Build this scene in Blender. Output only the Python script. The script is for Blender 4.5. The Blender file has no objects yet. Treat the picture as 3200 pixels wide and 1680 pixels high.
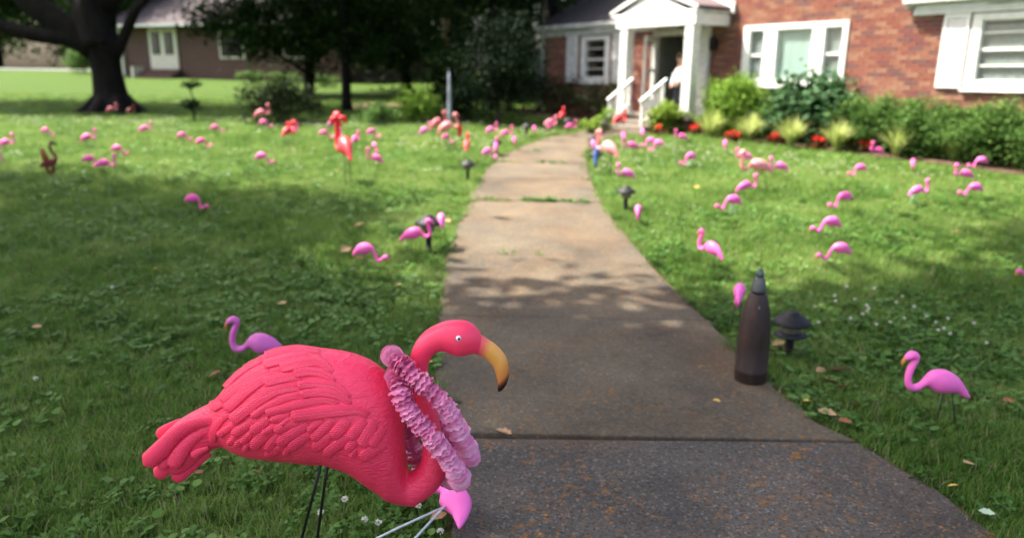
import bpy, math, random
import numpy as np
from mathutils import Vector, Matrix
from mathutils.bvhtree import BVHTree

sc = bpy.context.scene
COL = sc.collection
rad = math.radians
rng = np.random.default_rng(7)
random.seed(7)

# ------------------------------------------------------------------ camera
F = 2328.0; CXP, CYP = 1600.0, 840.0           # lens, in units of a 3200 px wide picture
PITCH, ROLL, EYE, SLOPE = rad(14.5), rad(0.6), 1.58, 0.0335
cf = np.array([0, math.cos(PITCH), -math.sin(PITCH)])
cu0 = np.array([0, math.sin(PITCH), math.cos(PITCH)])
cx0 = np.array([1.0, 0, 0])
cr = cx0 * math.cos(ROLL) + cu0 * math.sin(ROLL)
cu = cu0 * math.cos(ROLL) - cx0 * math.sin(ROLL)
CAMP = np.array([0, 0, EYE])
cam_d = bpy.data.cameras.new('camera')
cam = bpy.data.objects.new('camera', cam_d); COL.objects.link(cam)
cam.matrix_world = Matrix(((cr[0], cu[0], -cf[0], 0), (cr[1], cu[1], -cf[1], 0), (cr[2], cu[2], -cf[2], EYE), (0, 0, 0, 1)))
cam_d.sensor_width = 36; cam_d.lens = F / 3200 * 36
cam_d.clip_start = 0.05; cam_d.clip_end = 400
cam_d.dof.use_dof = True; cam_d.dof.focus_distance = 2.06
cam_d.dof.aperture_fstop = cam_d.lens / 16.0
cam_d.dof.aperture_blades = 8
sc.camera = cam

# ------------------------------------------------------------------ sky, sun, exposure
SUN_EL = rad(57)
SUN = Vector((-0.95, 0.30, 0)).normalized() * math.cos(SUN_EL) + Vector((0, 0, math.sin(SUN_EL)))
world = bpy.data.worlds.new('World'); sc.world = world; world.use_nodes = True
wn = world.node_tree
sky = wn.nodes.new('ShaderNodeTexSky'); sky.sky_type = 'NISHITA'; sky.sun_disc = False
sky.sun_elevation = SUN_EL; sky.sun_rotation = math.atan2(SUN.x, SUN.y)
sky.air_density = 0.9; sky.dust_density = 6.0; sky.ozone_density = 1.0
bg = wn.nodes['Background']; bg.inputs[1].default_value = 0.15
wn.links.new(sky.outputs[0], bg.inputs[0])
sun_d = bpy.data.lights.new('sun', 'SUN'); sun_d.energy = 5.0; sun_d.angle = rad(0.53); sun_d.color = (1, 0.95, 0.86)
sun = bpy.data.objects.new('sun', sun_d); COL.objects.link(sun)
sun.rotation_euler = SUN.to_track_quat('Z', 'Y').to_euler(); sun.location = (-8, 5, 12)
vs = sc.view_settings; vs.view_transform = 'Standard'; vs.look = 'None'; vs.gamma = 1; vs.use_curve_mapping = False
vs.exposure = 1.72
sc.cycles.use_denoising = True
sc.cycles.max_bounces = 8; sc.cycles.transparent_max_bounces = 16
sc.cycles.sample_clamp_indirect = 6

# ------------------------------------------------------------------ helpers
def hgt(x, y):
    """height of the ground: a gentle even rise, steeper far off to the left"""
    x = np.asarray(x, float); y = np.asarray(y, float)
    h = SLOPE * np.minimum(y, 52)
    far = np.clip(y - 24, 0, None)
    return h + 0.00005 * np.minimum(far, 40) ** 2 * np.clip((6 - x) / 22, 0, 1.4)

def ray(px, py):
    return cf + cr * (px - CXP) / F - cu * (py - CYP) / F

def ground(px, py, up=0.0):
    d = ray(px, py)
    t = (up - EYE) / (d[2] - SLOPE * d[1])
    return CAMP + d * t

def tag(o, label=None, cat=None, group=None, kind=None):
    if label: o['label'] = label
    if cat: o['category'] = cat
    if group: o['group'] = group
    if kind: o['kind'] = kind
    return o

def empty(name, loc=(0, 0, 0), rz=0.0, label=None, cat=None, group=None, kind=None):
    o = bpy.data.objects.new(name, None); COL.objects.link(o)
    o.location = loc; o.rotation_euler = (0, 0, rz); o.empty_display_size = 0.1
    return tag(o, label, cat, group, kind)

def link(name, me, parent=None):
    o = bpy.data.objects.new(name, me); COL.objects.link(o)
    if parent: o.parent = parent
    return o

def mesh_np(name, V, FQ, mats, smooth=False, uv=None, midx=None):
    """V (n,3), FQ (m,k) faces all with k corners"""
    V = np.asarray(V, np.float32); FQ = np.asarray(FQ, np.int32)
    me = bpy.data.meshes.new(name)
    m, k = FQ.shape
    me.vertices.add(len(V)); me.vertices.foreach_set('co', V.ravel())
    me.loops.add(m * k); me.loops.foreach_set('vertex_index', FQ.ravel())
    me.polygons.add(m); me.polygons.foreach_set('loop_start', np.arange(0, m * k, k, dtype=np.int32))
    me.polygons.foreach_set('loop_total', np.full(m, k, np.int32))
    if midx is not None: me.polygons.foreach_set('material_index', np.asarray(midx, np.int32))
    if smooth: me.polygons.foreach_set('use_smooth', np.ones(m, bool))
    for mt in (mats if isinstance(mats, (list, tuple)) else [mats]): me.materials.append(mt)
    if uv is not None:
        l = me.uv_layers.new(name='UVMap'); l.data.foreach_set('uv', np.asarray(uv, np.float32)[FQ.ravel()].ravel())
    me.update(calc_edges=True); me.validate()
    return me

class MB:
    """collects shapes for one mesh"""
    def __init__(s): s.v = []; s.f = []; s.m = []; s.sm = []
    def add(s, V, Fc, m=0, smooth=False):
        b = len(s.v); s.v += [tuple(map(float, p)) for p in V]
        for f in Fc: s.f.append(tuple(int(i) + b for i in f)); s.m.append(m); s.sm.append(smooth)
        return s
    def box(s, x0, x1, y0, y1, z0, z1, m=0):
        V = [(x, y, z) for x in (x0, x1) for y in (y0, y1) for z in (z0, z1)]
        return s.add(V, [(0, 1, 3, 2), (4, 6, 7, 5), (0, 4, 5, 1), (2, 3, 7, 6), (0, 2, 6, 4), (1, 5, 7, 3)], m)
    def bar(s, a, b, w, h, up=(0, 0, 1), m=0):
        a = np.array(a, float); b = np.array(b, float); t = b - a; t /= np.linalg.norm(t)
        sd = np.cross(t, up); sd /= np.linalg.norm(sd); u = np.cross(sd, t)
        V = [p + sd * i * w / 2 + u * j * h / 2 for p in (a, b) for i in (-1, 1) for j in (-1, 1)]
        return s.add(V, [(0, 1, 3, 2), (4, 6, 7, 5), (0, 4, 5, 1), (2, 3, 7, 6), (0, 2, 6, 4), (1, 5, 7, 3)], m)
    def tube(s, pts, rads, n=8, m=0, cap=True):
        pts = np.array(pts, float); N = len(pts)
        rads = np.full(N, rads) if np.isscalar(rads) else np.array(rads, float)
        T = np.gradient(pts, axis=0); T /= np.linalg.norm(T, axis=1)[:, None] + 1e-9
        ref = np.array([0.13, 0.97, 0.2]); V = []
        for p, t, r in zip(pts, T, rads):
            a = np.cross(t, ref); a /= np.linalg.norm(a) + 1e-9; b = np.cross(t, a); ref = -np.cross(t, a) if False else ref
            for k in range(n):
                c = 2 * math.pi * k / n; V.append(p + r * (a * math.cos(c) + b * math.sin(c)))
        Fc = [(i * n + k, i * n + (k + 1) % n, (i + 1) * n + (k + 1) % n, (i + 1) * n + k) for i in range(N - 1) for k in range(n)]
        if cap: Fc += [tuple(range(n))[::-1], tuple((N - 1) * n + k for k in range(n))]
        return s.add(V, Fc, m, True)
    def lathe(s, prof, n=20, m=0, c=(0, 0, 0)):
        V = []; N = len(prof)
        for r, z in prof:
            for k in range(n):
                a = 2 * math.pi * k / n; V.append((c[0] + r * math.cos(a), c[1] + r * math.sin(a), c[2] + z))
        Fc = [(i * n + k, i * n + (k + 1) % n, (i + 1) * n + (k + 1) % n, (i + 1) * n + k) for i in range(N - 1) for k in range(n)]
        Fc += [tuple(range(n))[::-1], tuple((N - 1) * n + k for k in range(n))]
        return s.add(V, Fc, m, True)
    def prism(s, poly, y0, y1, m=0):
        """polygon in x,z pushed along y"""
        n = len(poly); V = [(x, y0, z) for x, z in poly] + [(x, y1, z) for x, z in poly]
        return s.add(V, [tuple(range(n)), tuple(range(2 * n - 1, n - 1, -1))] + [(i, i + n, (i + 1) % n + n, (i + 1) % n) for i in range(n)], m)
    def mesh(s, name, mats):
        me = bpy.data.meshes.new(name); me.from_pydata(s.v, [], s.f)
        for mt in (mats if isinstance(mats, (list, tuple)) else [mats]): me.materials.append(mt)
        me.polygons.foreach_set('material_index', s.m); me.polygons.foreach_set('use_smooth', s.sm)
        import bmesh
        b = bmesh.new(); b.from_mesh(me); bmesh.ops.recalc_face_normals(b, faces=b.faces); b.to_mesh(me); b.free()
        me.update(); return me
    def build(s, name, mats, parent=None, bevel=0):
        o = link(name, s.mesh(name, mats), parent)
        if bevel:
            md = o.modifiers.new('bevel', 'BEVEL'); md.width = bevel; md.segments = 2; md.limit_method = 'ANGLE'
        return o

def catmull(P, sub):
    P = np.asarray(P, float); n = len(P); out = []
    for i in range(n - 1):
        p0, p1, p2, p3 = P[max(i - 1, 0)], P[i], P[i + 1], P[min(i + 2, n - 1)]
        for k in range(sub):
            t = k / sub
            out.append(0.5 * (2 * p1 + (p2 - p0) * t + (2 * p0 - 5 * p1 + 4 * p2 - p3) * t * t + (3 * p1 - p0 - 3 * p2 + p3) * t ** 3))
    out.append(P[-1]); return np.array(out)

def loft(rows, n=16, sub=3, yoff=0.0):
    """rows: (ax, az, bx, bz, half width): a section runs from a to b in the x,z plane and is that wide across y"""
    R = catmull(rows, sub); N = len(R)
    c = (R[:, 0:2] + R[:, 2:4]) / 2; h = (R[:, 0:2] - R[:, 2:4]) / 2
    ph = np.linspace(0, 2 * math.pi, n, endpoint=False)
    V = np.zeros((N, n, 3)); UV = np.zeros((N, n, 2))
    L = np.r_[0, np.cumsum(np.linalg.norm(np.diff(c, axis=0), axis=1))]
    for k, p in enumerate(ph):
        V[:, k, 0] = c[:, 0] + h[:, 0] * math.cos(p); V[:, k, 2] = c[:, 1] + h[:, 1] * math.cos(p)
        V[:, k, 1] = yoff + R[:, 4] * math.sin(p)
        UV[:, k, 0] = L; UV[:, k, 1] = math.cos(p)
    V = V.reshape(-1, 3); UV = UV.reshape(-1, 2)
    Fc = [(i * n + k, (i + 1) * n + k, (i + 1) * n + (k + 1) % n, i * n + (k + 1) % n) for i in range(N - 1) for k in range(n)]
    e0 = len(V); V = np.vstack([V, [[c[0, 0], yoff, c[0, 1]], [c[-1, 0], yoff, c[-1, 1]]]])
    UV = np.vstack([UV, [[0, 0], [L[-1], 0]]])
    Fc += [(e0, k, (k + 1) % n, (k + 1) % n) for k in range(n)] if False else []
    tri = [(e0, k, (k + 1) % n) for k in range(n)] + [(e0 + 1, (N - 1) * n + (k + 1) % n, (N - 1) * n + k) for k in range(n)]
    return V, Fc + tri, UV, L[-1]

def loft_mesh(name, rows, mats, n=16, sub=3, yoff=0.0):
    V, Fc, UV, L = loft(rows, n, sub, yoff)
    me = bpy.data.meshes.new(name); me.from_pydata(V.tolist(), [], Fc)
    for mt in (mats if isinstance(mats, (list, tuple)) else [mats]): me.materials.append(mt)
    me.polygons.foreach_set('use_smooth', np.ones(len(me.polygons), bool))
    l = me.uv_layers.new(name='UVMap')
    vi = np.zeros(len(me.loops), np.int32); me.loops.foreach_get('vertex_index', vi)
    l.data.foreach_set('uv', UV[vi].astype(np.float32).ravel())
    me.update(); return me

# ------------------------------------------------------------------ materials
def newmat(name):
    m = bpy.data.materials.new(name); m.use_nodes = True
    nt = m.node_tree; return m, nt, nt.nodes['Principled BSDF'], nt.nodes['Material Output']

def N(nt, typ, **kw):
    n = nt.nodes.new(typ)
    for k, v in kw.items(): setattr(n, k, v)
    return n

def ramp(nt, fac, stops, interp='LINEAR'):
    r = N(nt, 'ShaderNodeValToRGB'); r.color_ramp.interpolation = interp
    e = r.color_ramp.elements
    while len(e) < len(stops): e.new(0.5)
    for el, (p, c) in zip(e, stops): el.position = p; el.color = (*c, 1)
    nt.links.new(fac, r.inputs[0]); return r.outputs[0]

def noise(nt, scale, detail=3, rough=0.55, coord='Object', dist=0.0, stretch=None):
    tc = N(nt, 'ShaderNodeTexCoord'); out = tc.outputs[coord]
    if stretch:
        mp = N(nt, 'ShaderNodeMapping'); mp.inputs['Scale'].default_value = stretch
        nt.links.new(out, mp.inputs[0]); out = mp.outputs[0]
    n = N(nt, 'ShaderNodeTexNoise'); n.inputs['Scale'].default_value = scale; n.inputs['Detail'].default_value = detail
    n.inputs['Roughness'].default_value = rough; n.inputs['Distortion'].default_value = dist
    nt.links.new(out, n.inputs['Vector']); return n.outputs['Fac']

def bump(nt, bsdf, height, strength=0.3, dist=0.01):
    b = N(nt, 'ShaderNodeBump'); b.inputs['Strength'].default_value = strength; b.inputs['Distance'].default_value = dist
    nt.links.new(height, b.inputs['Height']); nt.links.new(b.outputs[0], bsdf.inputs['Normal']); return b

def pbr(name, c1, c2=None, scale=6, rough=0.6, spec=0.4, bscale=None, bstr=0.3, bdist=0.004, metal=0, stretch=None, sss=0):
    m, nt, p, o = newmat(name)
    p.inputs['Base Color'].default_value = (*c1, 1); p.inputs['Roughness'].default_value = rough
    p.inputs['Specular IOR Level'].default_value = spec; p.inputs['Metallic'].default_value = metal
    if sss: p.inputs['Subsurface Weight'].default_value = sss; p.inputs['Subsurface Radius'].default_value = (0.02, 0.006, 0.006); p.inputs['Subsurface Scale'].default_value = 0.5
    if c2: nt.links.new(ramp(nt, noise(nt, scale, 5, 0.6, stretch=stretch), [(0.35, c1), (0.65, c2)]), p.inputs['Base Color'])
    if bscale: bump(nt, p, noise(nt, bscale, 4, 0.6), bstr, bdist)
    return m

def leafmat(name, cols, trans=0.35, rough=0.6, inst=False, spec=0.15):
    """leaf or blade: colour differs from leaf to leaf, light passes through"""
    m, nt, p, o = newmat(name)
    g = N(nt, 'ShaderNodeNewGeometry'); fac = g.outputs['Random Per Island']
    if inst:
        oi = N(nt, 'ShaderNodeObjectInfo'); a = N(nt, 'ShaderNodeMath', operation='MULTIPLY_ADD')
        a.inputs[1].default_value = 0.5; nt.links.new(fac, a.inputs[0])
        b = N(nt, 'ShaderNodeMath', operation='MULTIPLY'); b.inputs[1].default_value = 0.5
        nt.links.new(oi.outputs['Random'], b.inputs[0]); nt.links.new(b.outputs[0], a.inputs[2])
        pn_ = N(nt, 'ShaderNodeTexNoise'); pn_.inputs['Scale'].default_value = 1.4; pn_.inputs['Detail'].default_value = 3; nt.links.new(oi.outputs['Location'], pn_.inputs['Vector'])
        c_ = N(nt, 'ShaderNodeMath', operation='MULTIPLY_ADD'); c_.inputs[1].default_value = 1.6; c_.inputs[2].default_value = -0.8; nt.links.new(pn_.outputs['Fac'], c_.inputs[0])
        d_ = N(nt, 'ShaderNodeMath', operation='ADD'); d_.use_clamp = True; nt.links.new(a.outputs[0], d_.inputs[0]); nt.links.new(c_.outputs[0], d_.inputs[1]); fac = d_.outputs[0]
    n = len(cols); col = ramp(nt, fac, [(i / (n - 1), c) for i, c in enumerate(cols)])
    nt.links.new(col, p.inputs['Base Color']); p.inputs['Roughness'].default_value = rough
    p.inputs['Specular IOR Level'].default_value = spec
    t = N(nt, 'ShaderNodeBsdfTranslucent'); nt.links.new(col, t.inputs[0])
    mx = N(nt, 'ShaderNodeMixShader'); mx.inputs[0].default_value = trans
    nt.links.new(p.outputs[0], mx.inputs[1]); nt.links.new(t.outputs[0], mx.inputs[2]); nt.links.new(mx.outputs[0], o.inputs[0])
    return m

def glassmat(name, tint=(0.03, 0.035, 0.035), refl=0.25):
    m, nt, p, o = newmat(name)
    tr = N(nt, 'ShaderNodeBsdfTransparent'); gl = N(nt, 'ShaderNodeBsdfGlossy'); gl.inputs['Roughness'].default_value = 0.03
    fr = N(nt, 'ShaderNodeFresnel'); mx = N(nt, 'ShaderNodeMixShader')
    tr.inputs[0].default_value = (0.93, 0.96, 0.95, 1)
    mx.inputs[0].default_value = 0.07; nt.nodes.remove(fr); nt.links.new(tr.outputs[0], mx.inputs[1]); nt.links.new(gl.outputs[0], mx.inputs[2])
    nt.links.new(mx.outputs[0], o.inputs[0]); return m

M = {}
M['white'] = pbr('white_paint', (0.8, 0.8, 0.78), (0.68, 0.68, 0.65), 9, 0.5, 0.4, 40, 0.15)
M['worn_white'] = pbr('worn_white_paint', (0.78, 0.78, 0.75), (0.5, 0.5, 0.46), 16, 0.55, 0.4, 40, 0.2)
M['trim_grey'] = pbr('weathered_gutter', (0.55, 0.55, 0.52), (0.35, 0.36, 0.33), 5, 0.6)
M['mortar'] = pbr('mortar', (0.42, 0.36, 0.31), (0.33, 0.28, 0.24), 14, 0.95, 0.2, 60, 0.4)
BR = [(0.68 * c[0], 0.74 * c[1] + 0.004, 0.76 * c[2] + 0.005) for c in [(0.34, 0.10, 0.065), (0.40, 0.15, 0.09), (0.28, 0.085, 0.07), (0.44, 0.20, 0.12), (0.23, 0.10, 0.085), (0.37, 0.12, 0.075)]]
M['bricks'] = [pbr('brick_%s' % t, c, tuple(x * 0.72 for x in c), 7, 0.85, 0.25, 90, 0.35) for t, c in zip(('red', 'orange', 'dark', 'buff', 'plum', 'rust'), BR)]
M['shingle'] = pbr('dark_shingle', (0.045, 0.04, 0.04), (0.08, 0.07, 0.068), 30, 0.9, 0.2, 60, 0.5, 0.01)
M['shingle_brown'] = pbr('brown_shingle', (0.17, 0.125, 0.12), (0.12, 0.09, 0.088), 26, 0.9, 0.2, 60, 0.5, 0.01)
M['dark_room'] = pbr('dark_interior', (0.03, 0.03, 0.028), rough=0.9)
M['curtain'] = pbr('sheer_curtain', (0.40, 0.50, 0.455), (0.33, 0.42, 0.38), 6, 0.9, 0.1, stretch=(14, 1, 0.3))
M['lace'] = pbr('lace_curtain', (0.33, 0.345, 0.335), (0.20, 0.21, 0.205), 9, 0.9, 0.1, stretch=(10, 1, 1.5))
M['glass'] = glassmat('window_glass')
M['concrete_step'] = pbr('step_concrete', (0.22, 0.185, 0.15), (0.16, 0.135, 0.11), 7, 0.9, 0.2, 60, 0.3)
M['black'] = pbr('black_metal', (0.008, 0.008, 0.009), (0.018, 0.018, 0.02), 20, 0.6, 0.3)
M['wire_black'] = pbr('black_wire', (0.008, 0.008, 0.008), rough=0.4)
M['wire_white'] = pbr('white_wire', (0.62, 0.68, 0.70), (0.45, 0.5, 0.5), 60, 0.45)
M['lamp_glass'] = pbr('cloudy_lamp_glass', (0.20, 0.18, 0.13), (0.13, 0.12, 0.09), 30, 0.3, 0.5)
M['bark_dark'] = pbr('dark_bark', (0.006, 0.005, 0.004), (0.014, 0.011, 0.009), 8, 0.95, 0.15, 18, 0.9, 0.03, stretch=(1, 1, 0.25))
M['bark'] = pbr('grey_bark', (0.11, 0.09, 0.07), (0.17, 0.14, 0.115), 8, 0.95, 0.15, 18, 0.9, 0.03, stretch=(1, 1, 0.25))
M['soil'] = pbr('bed_soil', (0.075, 0.045, 0.03), (0.13, 0.085, 0.06), 9, 0.95, 0.1, 30, 0.8, 0.02)
M['mulch'] = pbr('dry_mulch', (0.30, 0.21, 0.15), (0.22, 0.15, 0.10), 12, 0.95, 0.1, 30, 0.8, 0.02)
M['bounce_street'] = pbr('bounce_street_concrete', (0.34, 0.31, 0.28), (0.28, 0.26, 0.235), 3, 0.9)
M['asphalt'] = pbr('far_road', (0.16, 0.16, 0.155), (0.2, 0.2, 0.19), 3, 0.9)
M['maple'] = leafmat('maple_leaf', [(0.0072, 0.0180, 0.0036), (0.0132, 0.0330, 0.0060), (0.0300, 0.0600, 0.0096)], 0.3, spec=0.05)  # leaf greens darkened to stand in for shade of the canopies overhead
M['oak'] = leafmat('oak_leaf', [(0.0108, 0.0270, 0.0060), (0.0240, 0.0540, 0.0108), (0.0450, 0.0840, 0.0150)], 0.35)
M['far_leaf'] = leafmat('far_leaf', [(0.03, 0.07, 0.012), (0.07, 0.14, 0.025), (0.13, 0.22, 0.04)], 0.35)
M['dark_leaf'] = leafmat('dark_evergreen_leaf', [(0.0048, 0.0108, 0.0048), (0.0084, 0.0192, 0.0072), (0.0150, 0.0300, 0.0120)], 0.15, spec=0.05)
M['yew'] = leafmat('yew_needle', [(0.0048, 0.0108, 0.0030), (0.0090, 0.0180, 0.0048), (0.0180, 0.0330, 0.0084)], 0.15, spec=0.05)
M['box'] = leafmat('hedge_leaf', [(0.035, 0.085, 0.018), (0.08, 0.17, 0.032), (0.14, 0.24, 0.05)], 0.35)
M['lime'] = leafmat('lime_leaf', [(0.10, 0.17, 0.02), (0.18, 0.28, 0.03), (0.26, 0.36, 0.05)], 0.35)
M['fresh'] = leafmat('fresh_leaf', [(0.09, 0.18, 0.02), (0.17, 0.30, 0.035), (0.24, 0.37, 0.055)], 0.35)
M['broad'] = leafmat('broad_leaf', [(0.02, 0.06, 0.02), (0.05, 0.12, 0.045), (0.08, 0.16, 0.06)], 0.2, 0.6)
M['azalea'] = leafmat('azalea_leaf', [(0.0150, 0.0210, 0.0060), (0.0270, 0.0360, 0.0096), (0.0360, 0.0480, 0.0120)], 0.2)
M['liriope'] = leafmat('striped_blade', [(0.24, 0.32, 0.06), (0.40, 0.46, 0.13), (0.56, 0.60, 0.28)], 0.4)
M['begonia_leaf'] = leafmat('bronze_leaf', [(0.10, 0.02, 0.012), (0.16, 0.05, 0.02), (0.07, 0.06, 0.02)], 0.25)
M['begonia'] = leafmat('red_petal', [(0.45, 0.01, 0.01), (0.62, 0.025, 0.02), (0.7, 0.06, 0.035)], 0.3)
M['blade'] = leafmat('grass_blade', [(0.050, 0.12, 0.015), (0.098, 0.20, 0.026), (0.175, 0.28, 0.055), (0.27, 0.36, 0.10)], 0.45, 0.45, True)
M['dry_blade'] = leafmat('dry_blade', [(0.26, 0.23, 0.11), (0.36, 0.32, 0.18)], 0.3, 0.6, True)
M['clover'] = leafmat('clover_leaf', [(0.05, 0.12, 0.022), (0.09, 0.19, 0.034), (0.15, 0.27, 0.06)], 0.35, 0.42, True)
M['clover_flower'] = leafmat('clover_floret', [(0.62, 0.58, 0.45), (0.78, 0.76, 0.66), (0.86, 0.85, 0.78)], 0.3)
M['stem'] = pbr('green_stem', (0.09, 0.17, 0.04), rough=0.6)
def dryleaf(name, a, b): return pbr(name, a, b, 25, 0.7, 0.3, 60, 0.3)
M['leaf_tan'] = dryleaf('tan_dry_leaf', (0.50, 0.32, 0.17), (0.36, 0.2, 0.1))
M['leaf_brown'] = dryleaf('brown_dry_leaf', (0.30, 0.12, 0.05), (0.2, 0.08, 0.035))
M['leaf_yellow'] = dryleaf('yellow_leaf', (0.72, 0.50, 0.10), (0.6, 0.36, 0.08))
M['leaf_pale'] = dryleaf('pale_green_leaf', (0.42, 0.52, 0.36), (0.33, 0.42, 0.28))

# plastics
def plastic(name, c, rough=0.38, sss=0.25, bs=None, bstr=0.1, spec=0.45):
    m = pbr(name, c, None, rough=rough, spec=spec, sss=sss, bscale=bs, bstr=bstr); nt = m.node_tree; p = nt.nodes['Principled BSDF']
    oi = N(nt, 'ShaderNodeObjectInfo')     # each bird has faded a little differently
    nt.links.new(ramp(nt, oi.outputs['Random'], [(0, tuple(v * 0.88 for v in c)), (0.6, c), (1, tuple(min(1, v * 1.02 + 0.05) for v in c))]), p.inputs['Base Color']); return m
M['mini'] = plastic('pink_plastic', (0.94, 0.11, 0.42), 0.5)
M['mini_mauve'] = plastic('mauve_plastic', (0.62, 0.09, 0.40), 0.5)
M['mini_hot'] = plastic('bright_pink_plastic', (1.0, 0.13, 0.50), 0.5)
M['coral'] = plastic('coral_plastic', (0.80, 0.045, 0.060), 0.45)
M['salmon'] = plastic('pale_pink_plastic', (0.88, 0.30, 0.30), 0.45)
M['dusty'] = plastic('dusty_pink_plastic', (0.62, 0.16, 0.19), 0.55)
M['rose'] = plastic('rose_plastic', (0.85, 0.22, 0.33), 0.45)
M['red_cloth'] = pbr('red_ribbon', (0.72, 0.03, 0.035), (0.6, 0.02, 0.03), 12, 0.5)
M['blue_cloth'] = pbr('blue_cloth', (0.05, 0.17, 0.62), (0.04, 0.12, 0.5), 12, 0.7)
M['rust_red'] = pbr('dark_red_metal', (0.22, 0.018, 0.016), (0.14, 0.02, 0.014), 14, 0.5, 0.5)
M['rust_orange'] = pbr('orange_metal', (0.42, 0.12, 0.025), (0.3, 0.07, 0.02), 14, 0.5, 0.5)

def beakmat(name, stops):
    m, nt, p, o = newmat(name); p.inputs['Roughness'].default_value = 0.35
    uv = N(nt, 'ShaderNodeUVMap'); s = N(nt, 'ShaderNodeSeparateXYZ'); nt.links.new(uv.outputs[0], s.inputs[0])
    mr = N(nt, 'ShaderNodeMath', operation='MULTIPLY'); nt.links.new(s.outputs[0], mr.inputs[0])
    nt.links.new(ramp(nt, mr.outputs[0], stops), p.inputs['Base Color']); return m, mr

PINK = (1.0, 0.045, 0.125)
def big_plastic(name, kind):
    m, nt, p, o = newmat(name)
    p.inputs['Base Color'].default_value = (*PINK, 1); p.inputs['Roughness'].default_value = 0.42
    p.inputs['Specular IOR Level'].default_value = 0.5
    p.inputs['Subsurface Weight'].default_value = 0.12; p.inputs['Subsurface Radius'].default_value = (0.02, 0.004, 0.006); p.inputs['Subsurface Scale'].default_value = 0.4
    uv = N(nt, 'ShaderNodeUVMap'); s = N(nt, 'ShaderNodeSeparateXYZ'); nt.links.new(uv.outputs[0], s.inputs[0])
    if kind == 'feather':
        a = N(nt, 'ShaderNodeMath', operation='ABSOLUTE'); nt.links.new(s.outputs[1], a.inputs[0])
        k = N(nt, 'ShaderNodeMath', operation='MULTIPLY_ADD'); k.inputs[1].default_value = -0.011; nt.links.new(a.outputs[0], k.inputs[0]); nt.links.new(s.outputs[0], k.inputs[2])
        f = N(nt, 'ShaderNodeMath', operation='MULTIPLY'); f.inputs[1].default_value = 2 * math.pi / 0.0062; nt.links.new(k.outputs[0], f.inputs[0])
        w = N(nt, 'ShaderNodeMath', operation='SINE'); nt.links.new(f.outputs[0], w.inputs[0])
        bump(nt, p, w.outputs[0], 1.0, 0.0005)
    else:
        # fine combed strokes on body and neck, none on the head
        tc = N(nt, 'ShaderNodeTexCoord'); mp = N(nt, 'ShaderNodeMapping'); mp.inputs['Scale'].default_value = (42, 42, 135)
        mp.inputs['Rotation'].default_value = (0, rad(-12), 0)
        nt.links.new(tc.outputs['Object'], mp.inputs[0])
        n = N(nt, 'ShaderNodeTexNoise'); n.inputs['Scale'].default_value = 1; n.inputs['Detail'].default_value = 2; n.inputs['Distortion'].default_value = 1.3
        nt.links.new(mp.outputs[0], n.inputs['Vector'])
        mk = N(nt, 'ShaderNodeMapRange'); mk.inputs[1].default_value = 1.17; mk.inputs[2].default_value = 1.22; mk.inputs[3].default_value = 1; mk.inputs[4].default_value = 0
        nt.links.new(s.outputs[0], mk.inputs[0])
        mu = N(nt, 'ShaderNodeMath', operation='MULTIPLY'); nt.links.new(n.outputs['Fac'], mu.inputs[0]); nt.links.new(mk.outputs[0], mu.inputs[1])
        bump(nt, p, mu.outputs[0], 1.0, 0.0036)
    return m
M['big_body'] = big_plastic('hot_pink_plastic', 'body')
M['big_feather'] = big_plastic('hot_pink_feather_plastic', 'feather')
M['eye_white'] = pbr('eye_white', (0.75, 0.77, 0.78), rough=0.12, spec=0.6)
M['eye_black'] = pbr('eye_black', (0.01, 0.012, 0.015), rough=0.1, spec=0.6)

# ------------------------------------------------------------------ ground
def lawn_mat():
    m, nt, p, o = newmat('lawn')
    a = noise(nt, 1.3, 4, 0.6); b = noise(nt, 60, 5, 0.75)
    c1 = ramp(nt, b, [(0.3, (0.02, 0.042, 0.008)), (0.5, (0.052, 0.10, 0.016)), (0.72, (0.10, 0.155, 0.028))])
    c2 = ramp(nt, b, [(0.3, (0.026, 0.046, 0.008)), (0.5, (0.058, 0.098, 0.015)), (0.72, (0.10, 0.145, 0.026))])
    mx = N(nt, 'ShaderNodeMix', data_type='RGBA'); f = ramp(nt, a, [(0.4, (0, 0, 0)), (0.62, (1, 1, 1))])
    nt.links.new(f, mx.inputs[0]); nt.links.new(c1, mx.inputs[6]); nt.links.new(c2, mx.inputs[7])
    nt.links.new(mx.outputs[2], p.inputs['Base Color']); p.inputs['Roughness'].default_value = 0.95
    p.inputs['Specular IOR Level'].default_value = 0.1
    bump(nt, p, b, 0.9, 0.04); return m
M['lawn'] = lawn_mat()
gx = np.unique(np.concatenate([np.linspace(-110, -20, 31), np.linspace(-20, 20, 81), np.linspace(20, 110, 31)]))
gy = np.unique(np.concatenate([np.linspace(-40, 0, 11), np.linspace(0, 24, 49), np.linspace(24, 70, 47), np.linspace(70, 180, 23)]))
GX, GY = np.meshgrid(gx, gy, indexing='ij'); nx, ny = GX.shape
# the soil dips a little under the path so the slabs sit flush in the turf
GZ = hgt(GX, GY)
Vg = np.stack([GX, GY, GZ], -1).reshape(-1, 3)
idx = np.arange(nx * ny).reshape(nx, ny)
Fg = np.stack([idx[:-1, :-1], idx[1:, :-1], idx[1:, 1:], idx[:-1, 1:]], -1).reshape(-1, 4)
lawn = link('lawn', mesh_np('lawn', Vg, Fg, M['lawn'], True)); tag(lawn, kind='structure')

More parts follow.
